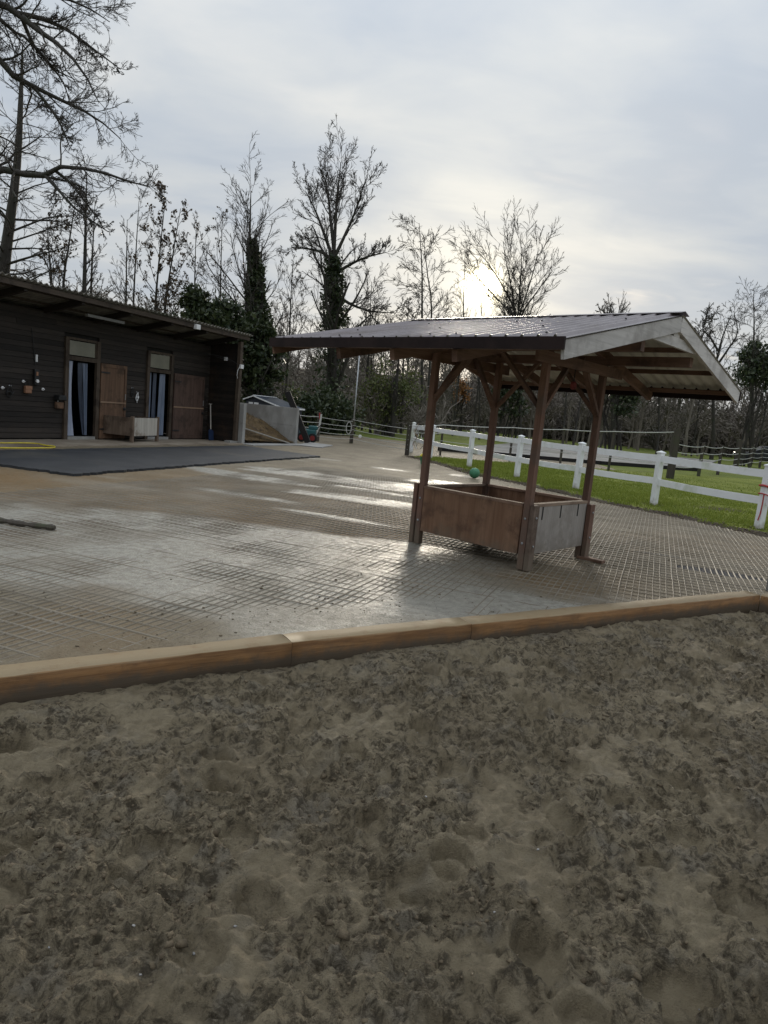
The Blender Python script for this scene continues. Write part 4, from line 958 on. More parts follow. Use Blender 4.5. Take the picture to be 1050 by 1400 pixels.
# ------------------------------------------------------------------ WHITE FENCE
fpx = [(562, 619), (588, 628), (641, 640), (706, 654), (787, 671), (893, 692), (1037, 725)]
fpos = [G(u, v) for u, v in fpx]
dl = fpos[-1]-fpos[-2]; dl2 = np.array([.25, -.97, 0]); fpos.append(fpos[-1]+dl2*2.9)
wf = thing('white_fence', fpos[3], 'white plastic two-rail fence along the edge of the lawn', 'fence')
for k, p in enumerate(fpos):
    nx = fpos[min(k+1, len(fpos)-1)]; pv = fpos[max(k-1, 0)]; d = nx-pv; d[2] = 0; d /= np.linalg.norm(d); s = np.array([-d[1], d[0], 0]); ax = (d, s, Z3)
    lean = rng.normal(0, .012, 2); c = p+Z3*.60
    po = MB().box(c, (d, s, Z3+d*lean[0]+s*lean[1]), (.066, .066, .66)).build('post', M['white'], wf, bevel=.008)
    cp = MB(); tz = p[2]+1.26; b0_ = [p+d*sx*.078+s*sy*.078+Z3*tz+(d*lean[0]+s*lean[1])*.66 for sx, sy in ((-1,-1),(1,-1),(1,1),(-1,1))]
    cp.poly(b0_, Z3*.025); i = len(cp.v); cp.v.append(p+Z3*(tz+.06)+(d*lean[0]+s*lean[1])*.68)
    for q in range(4): cp.f.append((4+q, 4+(q+1) % 4, i))
    cp.build('post_cap', M['white'], po)
    if k < len(fpos)-1:
        for z0, h in ((1.13, .15), (.585, .15)):
            mb = MB(); n = 7; e = fpos[k+1]; dd_ = (e-p)/np.linalg.norm(e-p)
            zj0, zj1 = rng.normal(0, .012, 2)
            pts = [p+(e-p)*t_+Z3*(z0+zj0+(zj1-zj0)*t_-.014*math.sin(math.pi*t_)+rng.normal(0, .002)) for t_ in np.linspace(0, 1, n)]
            pts[0] = pts[0]+dd_*.067; pts[-1] = pts[-1]-dd_*.067
            sd = np.cross(dd_, Z3)
            for q in pts:
                for (aa, bb) in ((-.022, -h/2), (.022, -h/2), (.022, h/2), (-.022, h/2)): mb.v.append(q+sd*aa+Z3*bb)
            for j in range(n-1):
                for a in range(4): b = (a+1) % 4; mb.f.append((j*4+a, j*4+b, j*4+4+b, j*4+4+a))
            mb.f += [(3, 2, 1, 0), ((n-1)*4, (n-1)*4+1, (n-1)*4+2, (n-1)*4+3)]
            mb.build('rail', M['white'], wf)
    if k in (5,):
        mb = MB(); mb.box(p-s*.0+d*.10+s*.034+Z3*1.17, (d, s, Z3), (.016, .012, .022)); mb.build('insulator', M['black'], wf)
p = fpos[6]; pd = fpos[6]-fpos[5]; pd /= np.linalg.norm(pd); ps = np.array([pd[1], -pd[0], 0])
t = thing('red_strap', p+Z3*.75, 'red strap wound round the white fence post nearest the arena corner', 'strap')
for zc_, hh_ in ((.86, .022), (.70, .012)):
    mb = MB(); mb.tube([p+(pd*math.cos(a)+ps*math.sin(a))*.105*(1/max(abs(math.cos(a)), abs(math.sin(a))))**.9*.78+Z3*(zc_+.03*math.sin(a)) for a in np.linspace(0, 2*math.pi, 25)], hh_, 5, cap=False); mb.build('strap_turn', M['red'], t)
mb = MB(); mb.tube([p-pd*.0+ps*.09+pd*.06+Z3*.72, p+ps*.095+pd*.065+Z3*.5, p+ps*.09+pd*.05+Z3*.33, p+ps*.10+pd*.03+Z3*.2], .012, 5); mb.build('strap_tail', M['red'], t)
# tangle of ropes on the first fence bay and yellow-green bucket
a_, b_ = fpos[0], fpos[1]
t = thing('rope_tangle', (a_+b_)/2+Z3*.3, 'tangle of white and orange rope hanging on the fence by the gate', 'rope')
rr = np.random.default_rng(5)
for k in range(6):
    f0 = rr.uniform(.15, .75); pts = []
    for j in range(9):
        pts.append(a_+(b_-a_)*(f0+.10*math.sin(j*1.3+k))+ps*(.05+.02*rr.random())+Z3*(1.22-j*.115+.04*rr.normal()))
    MB().tube(smooth_pts(pts, 3), .012, 5).build('rope_length', M['rope'] if k != 2 else M['tan'], t)
bp = G(577, 636)+np.array([.05, .1, 0])
t = thing('feed_bucket', bp+Z3*.02, 'small green and yellow bucket at the foot of the white fence', 'bucket')
MB().lathe(bp+Z3*.02, [(.10, 0), (.14, .26), (.145, .27), (.125, .27), (.09, .03)], 14).build('tub', M['green'], t)
MB().lathe(bp+Z3*.29, [(.15, 0), (.13, .06), (.06, .10), (.0, .11)], 12).build('lid', M['yellow'], t)
# green ball
gb = G(648, 654); gb[2] = 0
o = MB().lathe(gb+Z3*.0, [(.15*math.sin(a), .15-.15*math.cos(a)+.0) for a in np.linspace(.05, math.pi-.05, 16)], 24).build('play_ball', M['green'], smooth=True, loc=gb); tag(o, 'green rubber ball lying on the ground in front of the white fence', 'ball')
# steel post at the arena corner
st_ = G(1049, 808); 
o = MB().box(np.array([st_[0], st_[1], .45])+np.array([.03, .0, 0]), EX, (.035, .035, .50)).build('steel_post', M['steel'], bevel=.006); tag(o, 'grey galvanised steel post at the corner of the arena edging', 'post')
# ------------------------------------------------------------------ ROPE FENCES
def tpost(p, h, w, mat, parent, lean=(0, 0), name='post'):
    p = np.asarray(p, float); return MB().box(p+Z3*(h/2-.1), (X3, Y3, Z3+X3*lean[0]+Y3*lean[1]), (w/2, w/2, h/2+.1)).build(name, mat, parent, bevel=.01)
def strand(p, q, sag, r, parent, mat=None, name='rope'):
    p = np.asarray(p, float); q = np.asarray(q, float); n = 9
    return MB().tube([p+(q-p)*t_-Z3*sag*4*t_*(1-t_) for t_ in np.linspace(0, 1, n)], r, 5).build(name, mat or M['rope'], parent)
def gp(u, y):   # ground point under picture column u at depth y
    d = ray(u, 600); x = d[0]*y/d[1]; return np.array([x, y, max(0.0, float(terr(np.array(x), np.array(y))))])
gA = gp(434, 31.5); gB = gp(480.5, 32.4); gC = G(556, 622); gC[2] = 0
gf = thing('rope_gate', gB, 'rope barrier of five white strands closing the yard exit between dark posts', 'rope fence')
for p, h, w in ((gA, 1.32, .16), (gB, 1.15, .17), (gC, 1.28, .17)): tpost(p, h, w, M['oldtimber'], gf)
for (p, q) in ((gA, gB), (gB, gC)):
    for z_ in (1.12, .86, .66, .44, .24): strand(p+Z3*z_+np.array([0, -.1, 0]), q+Z3*(z_*.93)+np.array([0, -.1, 0]), .03, .011, gf)
gL = gp(404, 31.0)
for z_ in (1.12, .86, .62): strand(gL+Z3*z_, gA+Z3*z_+np.array([0, -.1, 0]), .02, .015, gf)
MB().tube([gA+np.array([.10, -.12, 1.25]), gA+np.array([.06, -.14, .7]), gA+np.array([-.10, -.18, .25]), gA+np.array([-.2, -.2, .03])], .045, 6).build('tape_bundle', M['rope'], gf)
MB().tube([gA+np.array([.02, -.12, 1.30]), gA+np.array([.05, -.13, 1.02])], .026, 6).build('red_handle', M['red'], gf)
MB().tube([gB+np.array([-.16+.12*math.sin(a), -.12, .72+.28*math.cos(a)]) for a in np.linspace(0, 6.3, 18)], .018, 5, cap=False).build('rope_coil', M['rope'], gf)
pb = gp(481.5, 33.6)
o = thing('metal_pole', pb, 'tall thin grey metal pole rising behind the rope gate', 'pole')
MB().tube([pb-Z3*.3, pb+Z3*4.7], [.035, .03], 8).build('shaft', M['steel'], o, smooth=True)
MB().lathe(pb+Z3*4.7, [(.032, 0), (.04, .02), (.0, .05)], 8).build('cap', M['steel'], o)
o = tag(MB().lathe(gp(492, 33)+Z3*.34, [(.0, 0), (.08, .015), (.08, .035), (.0, .05)], 12, (X3, Z3, -Y3)).build('reflector', M['whitep']), 'round white disc hanging on the lowest strands beside the pole', 'disc')
# rope fence round the paddock at the right
pf1 = G(921, 651); pf1[2] = lawn_z(pf1[0], pf1[1])
pf1 = gp(924, 27.5); pf1[2] = lawn_z(pf1[0], pf1[1])
pf = thing('paddock_fence', pf1, 'post and white rope fence around the paddock behind the lawn', 'rope fence')
tpost(pf1, 2.0, .24, M['oldtimber'], pf)
row_ = [pf1]
for u, y, h, w in ((963, 31.5, 1.55, .12), (989, 34.5, 1.5, .12), (1012, 38, 1.85, .22), (1031, 44, 1.5, .12), (1045, 49, 1.5, .12), (1062, 55, 1.6, .14)):
    p = gp(u, y); tpost(p, h, w, M['oldtimber'], pf, rng.normal(0, .01, 2)); row_.append(p)
for p, q in zip(row_, row_[1:]):
    for z_ in (1.42, 1.1, .80, .5): strand(p+Z3*z_+np.array([0, -.08, 0]), q+Z3*z_*.97+np.array([0, -.08, 0]), .06, .016, pf)
row2 = [gC]
for u, y in ((604, 29.5), (700, 30), (770, 29.6), (838, 29.0)):
    p = gp(u, y); row2.append(p)
row2.append(pf1)
rz2_ = lambda p: HT(525+930*p[0]/p[1]*.99, 580+(525+930*p[0]/p[1]*.99-600)*12/325, p)-p[2]
for k, p in enumerate(row2[1:-1]): tpost(p, rz2_(p)+.08, .09, M['oldtimber'], pf, rng.normal(0, .01, 2))
for p, q in zip(row2, row2[1:]):
    ze = 1.90-.02 if q is pf1 else rz2_(q); zs = 1.18 if p is gC else rz2_(p)
    strand(p+Z3*zs+np.array([0, -.09, 0]), q+Z3*ze+np.array([0, -.09, 0]), .03, .020, pf)
    for z_ in (.95, .62): strand(p+Z3*z_+np.array([0, -.07, 0]), q+Z3*z_+np.array([0, -.07, 0]), .05, .012, pf)
# sandy paddock with timber kerb
M['paddock'] = pmat('paddock_sand', (.20, .19, .175), (.27, .26, .24), .9, .8, bump=.5, bscale=6, c3=(.15, .14, .12))
pk = [gp(600, 33), gp(720, 33.5), gp(825, 34), gp(960, 36), gp(985, 55), gp(700, 52)]
mb = MB(); mb.poly([np.array([p[0], p[1], p[2]-.05]) for p in pk], Z3*.12); o = mb.build('paddock', M['paddock']); tag(o, 'grey sandy paddock beyond the rope fence', None, None, 'structure')
for i in range(3):
    p, q = pk[i]+Z3*.08, pk[i+1]+Z3*.08
    o = MB().bar(p-np.array([0, .07, 0]), q-np.array([0, .07, 0])-(q-p)/np.linalg.norm(q-p)*.02, .12, .20).build('paddock_kerb', M['blackbeam']); tag(o, 'dark timber kerb along the near edge of the grey paddock', 'kerb', 'kerbs of the grey paddock')
# parked car far right
cc = gp(1048, 58); ca = R_(168); cx_ = np.array([math.cos(ca), math.sin(ca), 0]); cy_ = np.array([-math.sin(ca), math.cos(ca), 0])
car = thing('parked_car', cc, 'dark blue-black estate car parked beyond the paddock fence', 'car')
def CP(a, n, z): return cc+cx_*a+cy_*n+Z3*z
body = [(-2.2, .35), (-2.25, .75), (-2.1, .95), (1.2, .98), (2.15, .85), (2.25, .6), (2.2, .35)]
MB().poly([CP(a, -.88, z) for a, z in body], cy_*1.76).build('body', M['carpaint'], car, bevel=.06)
cab = [(-2.0, .97), (-1.75, 1.50), (.15, 1.56), (1.1, .99)]
MB().poly([CP(a, -.76, z) for a, z in cab], cy_*1.52).build('cabin', M['carpaint'], car, bevel=.08)
for a0, a1 in ((-1.75, -1.0), (-.9, -.1), (-.0, .75)):
    z1 = 1.46; MB().poly([CP(a0, -.775, 1.02), CP(a1, -.775, 1.02), CP(min(a1, .22)-.03, -.775, z1), CP(a0+(.1 if a0 < -1.5 else 0), -.775, z1)], cy_*.02).build('window', M['carglass'], car)
for a in (-1.4, 1.4):
    for n_ in (-.90, .72):
        w = MB().lathe(CP(a, n_, .33), [(.2, 0), (.33, .02), (.33, .16), (.2, .18)], 18, (cx_, Z3, cy_)).build('wheel', M['rubber'], car)
        MB().lathe(CP(a, n_-.012, .33), [(.0, 0), (.21, .0), (.2, .02), (0, .03)], 14, (cx_, Z3, cy_)).build('rim', M['steel'], w)
for n_ in (-.7, .7):
    MB().box(CP(2.2, n_*.9, .72), (cx_, cy_, Z3), (.05, .14, .07)).build('headlight', M['lamplens'], car)
    MB().box(CP(-2.2, n_*.95, .85), (cx_, cy_, Z3), (.05, .10, .10)).build('tail_light', M['lampred'], car)
# ------------------------------------------------------------------ TREES
def nrm(v): return v/np.maximum(np.linalg.norm(v, axis=-1, keepdims=True), 1e-9)
def tubes(P, R, k):
    m, N, _ = P.shape
    T = np.empty_like(P); T[:, 1:-1] = P[:, 2:]-P[:, :-2]; T[:, 0] = P[:, 1]-P[:, 0]; T[:, -1] = P[:, -1]-P[:, -2]; T = nrm(T)
    ref = np.where(np.abs(T[:, :1, 2:3]) > .8, np.array([1., 0, 0]), np.array([0, 0, 1.])); ref = np.broadcast_to(ref, T.shape)
    U = nrm(np.cross(T, ref)); W_ = np.cross(T, U)
    a = np.arange(k)*2*math.pi/k
    V = P[:, :, None]+R[:, :, None, None]*(np.cos(a)[None, None, :, None]*U[:, :, None]+np.sin(a)[None, None, :, None]*W_[:, :, None])
    idx = np.arange(m*N*k).reshape(m, N, k)
    F = np.stack([idx[:, :-1], np.roll(idx, -1, 2)[:, :-1], np.roll(idx, -1, 2)[:, 1:], idx[:, 1:]], -1).reshape(-1, 4)
    return V.reshape(-1, 3), F
def ribbons(P, R, r):
    m, N, _ = P.shape; T = nrm(P[:, -1]-P[:, 0]); S = nrm(np.cross(T, r.normal(0, 1, (m, 3))))[:, None]
    V = np.stack([P-S*R[..., None], P+S*R[..., None]], 2); idx = np.arange(m*N*2).reshape(m, N, 2)
    F = np.stack([idx[:, :-1, 0], idx[:, :-1, 1], idx[:, 1:, 1], idx[:, 1:, 0]], -1).reshape(-1, 4)
    return V.reshape(-1, 3), F
def resample(pts, rad, N):
    pts = np.asarray(pts, float); rad = np.asarray(rad, float); d = np.concatenate([[0], np.cumsum(np.linalg.norm(np.diff(pts, axis=0), axis=1))]); t = np.linspace(0, d[-1], N)
    sp = np.array(smooth_pts(pts, 8)); ds = np.concatenate([[0], np.cumsum(np.linalg.norm(np.diff(sp, axis=0), axis=1))]); ts = np.linspace(0, ds[-1], N)
    return np.stack([np.interp(ts, ds, sp[:, k]) for k in range(3)], -1), np.interp(t/d[-1], d/d[-1], rad), ds[-1]
def spawn(P, R, L, per, t0, t1, ang, lr, rr, N, wob, up, r, rmin=.008, tpow=.5, planar=1.0):
    m, Np, _ = P.shape; par = np.repeat(np.arange(m), per); n = len(par)
    t = t0+(t1-t0)*((np.tile(np.arange(per), m)+r.random(n))/per); f = t*(Np-1); i = np.minimum(f.astype(int), Np-2); w = (f-i)[:, None]
    pos = P[par, i]*(1-w)+P[par, i+1]*w; tan = nrm(P[par, i+1]-P[par, i]); rad = R[par, i]*(1-w[:, 0])+R[par, i+1]*w[:, 0]
    rv_ = r.normal(0, 1, (n, 3)); rv_[:, 1] *= planar; perp = nrm(rv_-tan*np.sum(rv_*tan, -1, keepdims=True)); a = r.uniform(ang[0], ang[1], n)[:, None]
    d = nrm(np.cos(a)*tan+np.sin(a)*perp); Ln = L[par]*lr*r.uniform(.55, 1.25, n)*(1-tpow*t); seg = Ln/(N-1)
    out = np.empty((n, N, 3)); out[:, 0] = pos
    for j in range(1, N):
        d = nrm(d+wob*r.normal(0, 1, (n, 3))+np.array([0, 0, up])); out[:, j] = out[:, j-1]+d*seg[:, None]
    r0 = np.maximum(rad*rr*r.uniform(.7, 1.1, n), rmin); taper = np.linspace(1, .3, N)[None]
    return out, np.maximum(r0[:, None]*taper, rmin), Ln
def leaves(C, size, r, flat=0.0):
    n = len(C); a = nrm(r.normal(0, 1, (n, 3))); b = nrm(np.cross(a, r.normal(0, 1, (n, 3)))); s = size*r.uniform(.6, 1.3, n)[:, None]
    V = np.stack([C-a*s, C+b*s*.6, C+a*s, C-b*s*.6], 1).reshape(-1, 3); return V, np.arange(n*4).reshape(-1, 4)
def cat(parts):
    V = []; F = []; o = 0
    for v, f in parts: V.append(v); F.append(f+o); o += len(v)
    return np.concatenate(V), np.concatenate(F)
def ivy_on(line, N, r, rad, size=.11):
    """leaves round a stem; rad = function of 0..1"""
    L = np.asarray(line, float); t = r.random(N)**.9; f = t*(len(L)-1); i = np.minimum(f.astype(int), len(L)-2); w = (f-i)[:, None]; c = L[i]*(1-w)+L[i+1]*w
    rr_ = np.array([rad(x) for x in t]); a = r.random(N)*6.283; q = rr_*(.55+.55*r.random(N))*(1+.35*np.sin(a*3+t*25))
    return leaves(c+np.column_stack([q*np.cos(a), q*np.sin(a), r.normal(0, .12, N)]), size, r)
def tree(name, label, trunks, levels, seed, leaf=None, ivy=None, group=None, cat_='tree', twigmat=None):
    """trunks: list of (points, radii); levels: spawn settings; leaf=(count,size,material,level); ivy=[(line,count,radius fn,size)]"""
    r = np.random.default_rng(seed)
    b = np.asarray(trunks[0][0][0], float).copy(); gz_ = float(terr(np.array(b[0]), np.array(b[1]))); b[2] = gz_
    T = thing(name, b, label, cat_, group)
    NT_ = 14; Ps = []; Rs = []; Ls = []
    for pts, rad in trunks:
        p, q, l = resample(pts, rad, NT_); Ps.append(p); Rs.append(q); Ls.append(l)
    P, R, L = np.array(Ps), np.array(Rs), np.array(Ls)
    solid = [tubes(P, R, 8)]; fine = []; prev = (P, R, L); gen = [prev]
    for k, lv in enumerate(levels):
        lv = dict(lv); src = gen[lv.pop('src', -1)]
        cur = spawn(*src, r=r, **lv); gen.append(cur)
        (solid if k == 0 else fine).append(tubes(cur[0], cur[1], 5 if k == 0 else 3) if k < 2 or len(cur[0]) < 1500 else ribbons(cur[0], cur[1]*.85, r))
    v, f = cat(solid); mesh_np('trunk', v, f, M['trunk'], T, smooth=True)
    if fine: v, f = cat(fine); mesh_np('crown', v, f, twigmat or M['twig'], T)
    if leaf:
        n, sz, mt_, lvl = leaf; src = gen[lvl][0].reshape(-1, 3); c = src[r.integers(0, len(src), n)]+r.normal(0, .06, (n, 3)); v, f = leaves(c, sz, r); mesh_np('leaves', v, f, mt_, T)
    if ivy:
        v, f = cat([ivy_on(l, n, r, fn, sz) for l, n, fn, sz in ivy]); mesh_np('ivy', v, f, M['ivy'], T)
    return T
def pxl(pts, y): return [atY(u, v, y+(p[0] if p else 0)) for (u, v, *p) in pts]
def based(pts, y):
    L = pxl(pts, y); g = float(terr(np.array(L[0][0]), np.array(L[0][1])))
    if L[0][2] > g+.05: L = [np.array([L[0][0], L[0][1], g-.1])]+L
    return L
LV = lambda per, t0, t1, ang, lr, rr, N, wob, up, **k: dict(per=per, t0=t0, t1=t1, ang=ang, lr=lr, rr=rr, N=N, wob=wob, up=up, **k)
def taper(n, a, b): return list(np.linspace(a, b, n))
# big ivy-clad tree behind the feeder roof
tk = based([(452, 585), (455, 450), (457, 395), (456, 352)], 44)
lim = [[(456, 355), (445, 325), (432, 290), (418, 262, -1)], [(456, 352), (459, 300), (462, 260, 1), (466, 222, 1)], [(457, 352), (470, 325), (486, 288), (500, 245, -1)],
       [(457, 375), (478, 362), (500, 352, -1), (528, 345, -1)], [(458, 402), (478, 415), (505, 425, 1), (540, 428)], [(456, 358), (440, 345), (420, 340, 1), (398, 338)], [(457, 345), (452, 300), (448, 262, 1), (440, 232, 1)]]
tr = [(tk, taper(len(tk), .40, .24))]+[(pxl(l, 44), taper(len(l), .125, .022)) for l in lim]
tree('ivy_clad_tree', 'tall bare tree with ivy-wrapped trunk and wide fork rising behind the feeder roof', tr,
     [LV(12, .22, 1, (.3, .8), .48, .42, 7, .13, .07, tpow=.25), LV(8, .12, 1, (.3, .8), .46, .5, 5, .15, .07, rmin=.013), LV(6, .2, 1, (.3, .9), .5, .6, 4, .2, .05, rmin=.014), LV(3, .15, 1, (.25, .7), .8, .7, 2, .10, .03, rmin=0.0074)], 11,
     leaf=(90, .07, M['deadleaf'], -1), ivy=[(np.array(tk), 5200, lambda t: 1.15-.78*t, .12)])
# tree with ivy column by the stable end
tk = based([(338, 590), (338, 420), (341, 335), (343, 262)], 40)
tk2 = based([(356, 590), (355, 470), (351, 400), (346, 330)], 38.5)
tree('ivy_column_tree', 'slender bare tree above a dark column of ivy beyond the stable roof', [(tk, taper(len(tk), .2, .02)), (tk2, taper(len(tk2), .28, .10))],
     [LV(32, .28, 1, (.45, .85), .36, .45, 6, .10, .14, tpow=.55), LV(7, .15, 1, (.35, .8), .42, .6, 5, .14, .08, rmin=.012), LV(5, .15, 1, (.3, .8), .6, .65, 3, .12, .04, rmin=0.0090), LV(3, .15, 1, (.25, .7), .8, .7, 2, .10, .03, rmin=0.0068)], 12,
     leaf=(40, .07, M['deadleaf'], -1), ivy=[(np.array(tk2), 6000, lambda t: 1.0-.80*t, .11)])
# ivy-smothered bushes over the barn roof end
def ivy_bush(u, v, y, rx_, rz2, n, seed, label, leafm='ivy', sz=.14, name='ivy_bush', tw=90):
    r = np.random.default_rng(seed); c = atY(u, v, y); gz_ = float(terr(np.array(c[0]), np.array(y)))
    T = thing(name, (c[0], y, gz_), label, 'bush')
    h = c[2]+rz2-gz_
    m = 7; st = np.empty((m, 6, 3)); rd = np.empty((m, 6))
    for k in range(m):
        e = np.array([c[0]+r.normal(0, rx_*.5), y+r.normal(0, rx_*.4), c[2]+rz2*r.uniform(.1, .9)]); b = np.array([c[0]+r.normal(0, .4), y+r.normal(0, .4), gz_-.1])
        for j in range(6): st[k, j] = b+(e-b)*j/5+r.normal(0, .12, 3)*(0 < j < 5)
        rd[k] = np.linspace(.09, .02, 6)
    v_, f_ = tubes(st, rd, 5); mesh_np('trunk', v_, f_, M['trunk'], T)
    L = np.full(m, h); a = spawn(st, rd, L, 9, .3, 1, (.4, 1.1), .28, .5, 5, .2, .03, r, rmin=.012); b_ = spawn(*a, 5, .2, 1, (.4, 1), .5, .6, 4, .2, .02, r, rmin=.010)
    v_, f_ = cat([tubes(a[0], a[1], 3), tubes(b_[0], b_[1], 3)]); mesh_np('branches', v_, f_, M['twig'], T)
    cl = []
    ncl = 40
    for k in range(ncl):
        q = nrm(r.normal(0, 1, 3)); rad = r.random()**.4
        cc_ = np.array([c[0], y, c[2]])+q*rad*np.array([rx_, rx_*.8, rz2]); cl.append(cc_+r.normal(0, 1, (n//ncl, 3))*np.array([.22, .22, .19])*min(rx_, 2)*r.uniform(.5, 1.1))
    v_, f_ = leaves(np.concatenate(cl), sz, r); mesh_np('foliage', v_, f_, M[leafm], T)
ivy_bush(300, 445, 36.5, 1.7, 1.3, 4200, 31, 'dark ivy-smothered bush rising just over the end of the stable roof')
ivy_bush(352, 510, 37.5, 1.2, 2.7, 5600, 32, 'tall dark evergreen bush filling the gap beside the stable corner post')
ivy_bush(268, 415, 36, .75, .9, 1300, 33, 'wispy ivy tuft on a leaning stem above the stable roof', 'ivy', .12)
ivy_bush(700, 535, 56, 1.5, 2.6, 3500, 34, 'dark holly-like bush standing behind the second feeder post')
ivy_bush(845, 520, 52, 1.7, 2.9, 4200, 35, 'dark ivy-covered bush behind the right feeder posts')
ivy_bush(1042, 500, 50, 1.6, 1.9, 3200, 36, 'dark evergreen clump in the tree beyond the roof end')
ivy_bush(630, 535, 64, .85, 1.2, 700, 37, 'small shrub holding rust orange leaves at the wood edge', 'rustleaf', .13)
ivy_bush(440, 565, 40, 2.0, 1.3, 5200, 38, 'dense dark bramble bush behind the rope gate', 'ivy', .12)
ivy_bush(535, 540, 46, 2.2, 2.2, 2600, 39, 'loose olive green thicket behind the metal pole', 'brush', .10)
ivy_bush(405, 560, 41, 1.2, 1.3, 1900, 40, 'yellow green shrub behind the leaning black timber', 'brush', .10)
# tree with dead leaves and young trees behind the barn
def slim(u, vb, vt, y, label, seed, du=0, leaf=None, dens=17, r0=.065, lr=.24, name='young_tree', up=.12, ang=(.4, .9), extra=2, group=None, t0=.3):
    tk = based([(u, vb), (u+du*.45, vb+(vt-vb)*.5), (u+du, vt)], y)
    return tree(name, label, [(tk, [r0*1.3]+taper(len(tk)-1, r0, .014))], [LV(dens, t0, 1, ang, lr, .45, 5, .10, up, tpow=.6), LV(6, .15, 1, (.35, .9), .45, .6, 4, .15, .06, rmin=.011), LV(5, .15, 1, (.3, .8), .6, .65, 3, .12, .04, rmin=0.0075), LV(extra, .15, 1, (.25, .7), .8, .7, 2, .10, .03, rmin=0.0056)], seed, leaf=leaf, group=group)
slim(212, 425, 272, 36, 'slim tree hung with dark withered leaves above the stable roof', 51, 14, leaf=(620, .085, M['deadleaf'], -2), lr=.28)
slim(225, 430, 285, 37, 'second stem with withered leaves leaning away beside the leafy slim tree', 52, 22, leaf=(560, .085, M['deadleaf'], -2), lr=.28)
slim(182, 425, 275, 42, 'straight thin bare tree between the oak boughs and the leafy slim tree', 53, 8, lr=.2)
slim(172, 420, 300, 44, 'short pale bare sapling beside the straight thin tree', 54, 2, lr=.22)
slim(115, 410, 232, 34, 'straight dark bare tree behind the middle of the stable roof', 55, 4, lr=.17, r0=.12)
slim(124, 410, 275, 35, 'thinner twin stem close beside the straight dark tree', 56, 6, lr=.16)
slim(86, 400, 270, 33, 'leaning thin tree with scattered withered leaves behind the stable roof', 57, 18, leaf=(200, .09, M['deadleaf'], -2), lr=.2)
slim(70, 400, 300, 32, 'small bushy tree with withered leaves close over the stable roof', 58, -6, leaf=(420, .08, M['deadleaf'], -2), lr=.35)
slim(265, 440, 315, 43, 'small twiggy tree with few withered leaves above the roof end', 59, 3, leaf=(260, .08, M['deadleaf'], -2), lr=.3)
slim(300, 445, 300, 44, 'bare twiggy tree standing behind the ivy bush', 60, 4, leaf=(150, .08, M['deadleaf'], -2), lr=.28)
slim(395, 470, 365, 46, 'low twiggy tree between the ivy column and the big forked tree', 61, 5, leaf=(160, .08, M['deadleaf'], -2), lr=.4, dens=20)
slim(505, 470, 385, 50, 'low twiggy tree to the right of the big ivy trunk', 62, 3, lr=.42, dens=20)
# tall tree at the left edge
tk = based([(2, 400), (10, 330), (24, 220), (29, 120), (31, 60)], 27)
tree('alder_tree', 'tall straight tree with thick mossy trunk rising over the stable roof edge', [(tk, [.27]+taper(len(tk)-1, .26, .02))],
     [LV(48, .25, 1, (.9, 1.35), .25, .26, 6, .08, -.02, tpow=.6), LV(8, .2, 1, (.4, .9), .4, .55, 5, .12, .02, rmin=.010), LV(5, .15, 1, (.3, .8), .6, .65, 3, .12, .04, rmin=0.0060), LV(3, .15, 1, (.25, .7), .8, .7, 2, .10, .03, rmin=0.0043)], 63)
# oak reaching in from the left
ob = atY(-120, 300, 21); ogz = float(terr(np.array(ob[0]), np.array(ob[1])))
otk = [np.array([ob[0]-1.2, 21, ogz-.2]), np.array([ob[0]-1.1, 21, 3.0]), np.array([ob[0]-.9, 21, 6.0]), np.array([ob[0]-.8, 21, 9.5]), np.array([ob[0]-.5, 21, 13.5])]
def jn(z): return np.array([ob[0]-.9, 21.0, z])
om = [([jn(5.6)]+pxl([(-40, 245), (0, 232), (30, 238), (62, 240, -.3), (82, 228, -.5), (130, 233, -.6), (170, 246, -.8), (205, 256, -.8)], 21), .135, .012),
      ([atY(62, 240, 20.7)]+pxl([(82, 262, -.6), (105, 287, -.8), (148, 317, -1)], 21), .06, .012),
      ([atY(75, 233, 20.6)]+pxl([(98, 252, 0), (118, 278, .2), (135, 300, .3)], 21), .05, .012),
      ([jn(7.6)]+pxl([(-30, 80), (20, 105), (45, 118, .3), (90, 140, .5), (130, 160, .6), (165, 190, .6)], 21), .12, .012),
      ([atY(45, 118, 21.3)]+pxl([(70, 150, .2), (85, 175, .1), (95, 200, 0)], 21), .05, .012),
      ([jn(9.0)]+pxl([(-30, 5), (20, 18), (50, 40, -.4), (85, 65, -.6), (115, 100, -.8), (135, 140, -.9)], 21), .13, .012),
      ([atY(20, 18, 21)]+pxl([(55, 25, .5), (90, 40, .8), (125, 65, 1.0), (165, 95, 1.1)], 21), .085, .012),
      ([jn(10)]+pxl([(-20, -30), (30, -8), (70, -5, .5), (110, 5, .7), (150, 30, .8)], 21), .10, .012),
      ([atY(30, 25, 21)]+pxl([(45, 60, .5), (60, 80, .8), (85, 110, 1.0), (95, 140, 1.1)], 21), .06, .012),
      ([jn(8.6)]+pxl([(-30, 20), (10, 40), (40, 55, 1.2), (75, 95, 1.8), (105, 110, 2.0)], 21), .08, .012)]
tr = [(otk, taper(5, .55, .30))]+[(p, taper(len(p), a, b)) for p, a, b in om]
tree('oak_tree', 'old oak reaching black crooked boughs over the stable from the left', tr,
     [LV(18, .18, 1, (.4, 1.0), .23, .45, 7, .22, .02, tpow=.35), LV(7, .12, 1, (.45, 1.1), .55, .55, 5, .2, .02, rmin=.008), LV(5, .12, 1, (.35, .9), .62, .6, 4, .16, .02, rmin=.0055), LV(4, .15, 1, (.3, .8), .75, .7, 2, .12, .02, rmin=.0048)], 64)
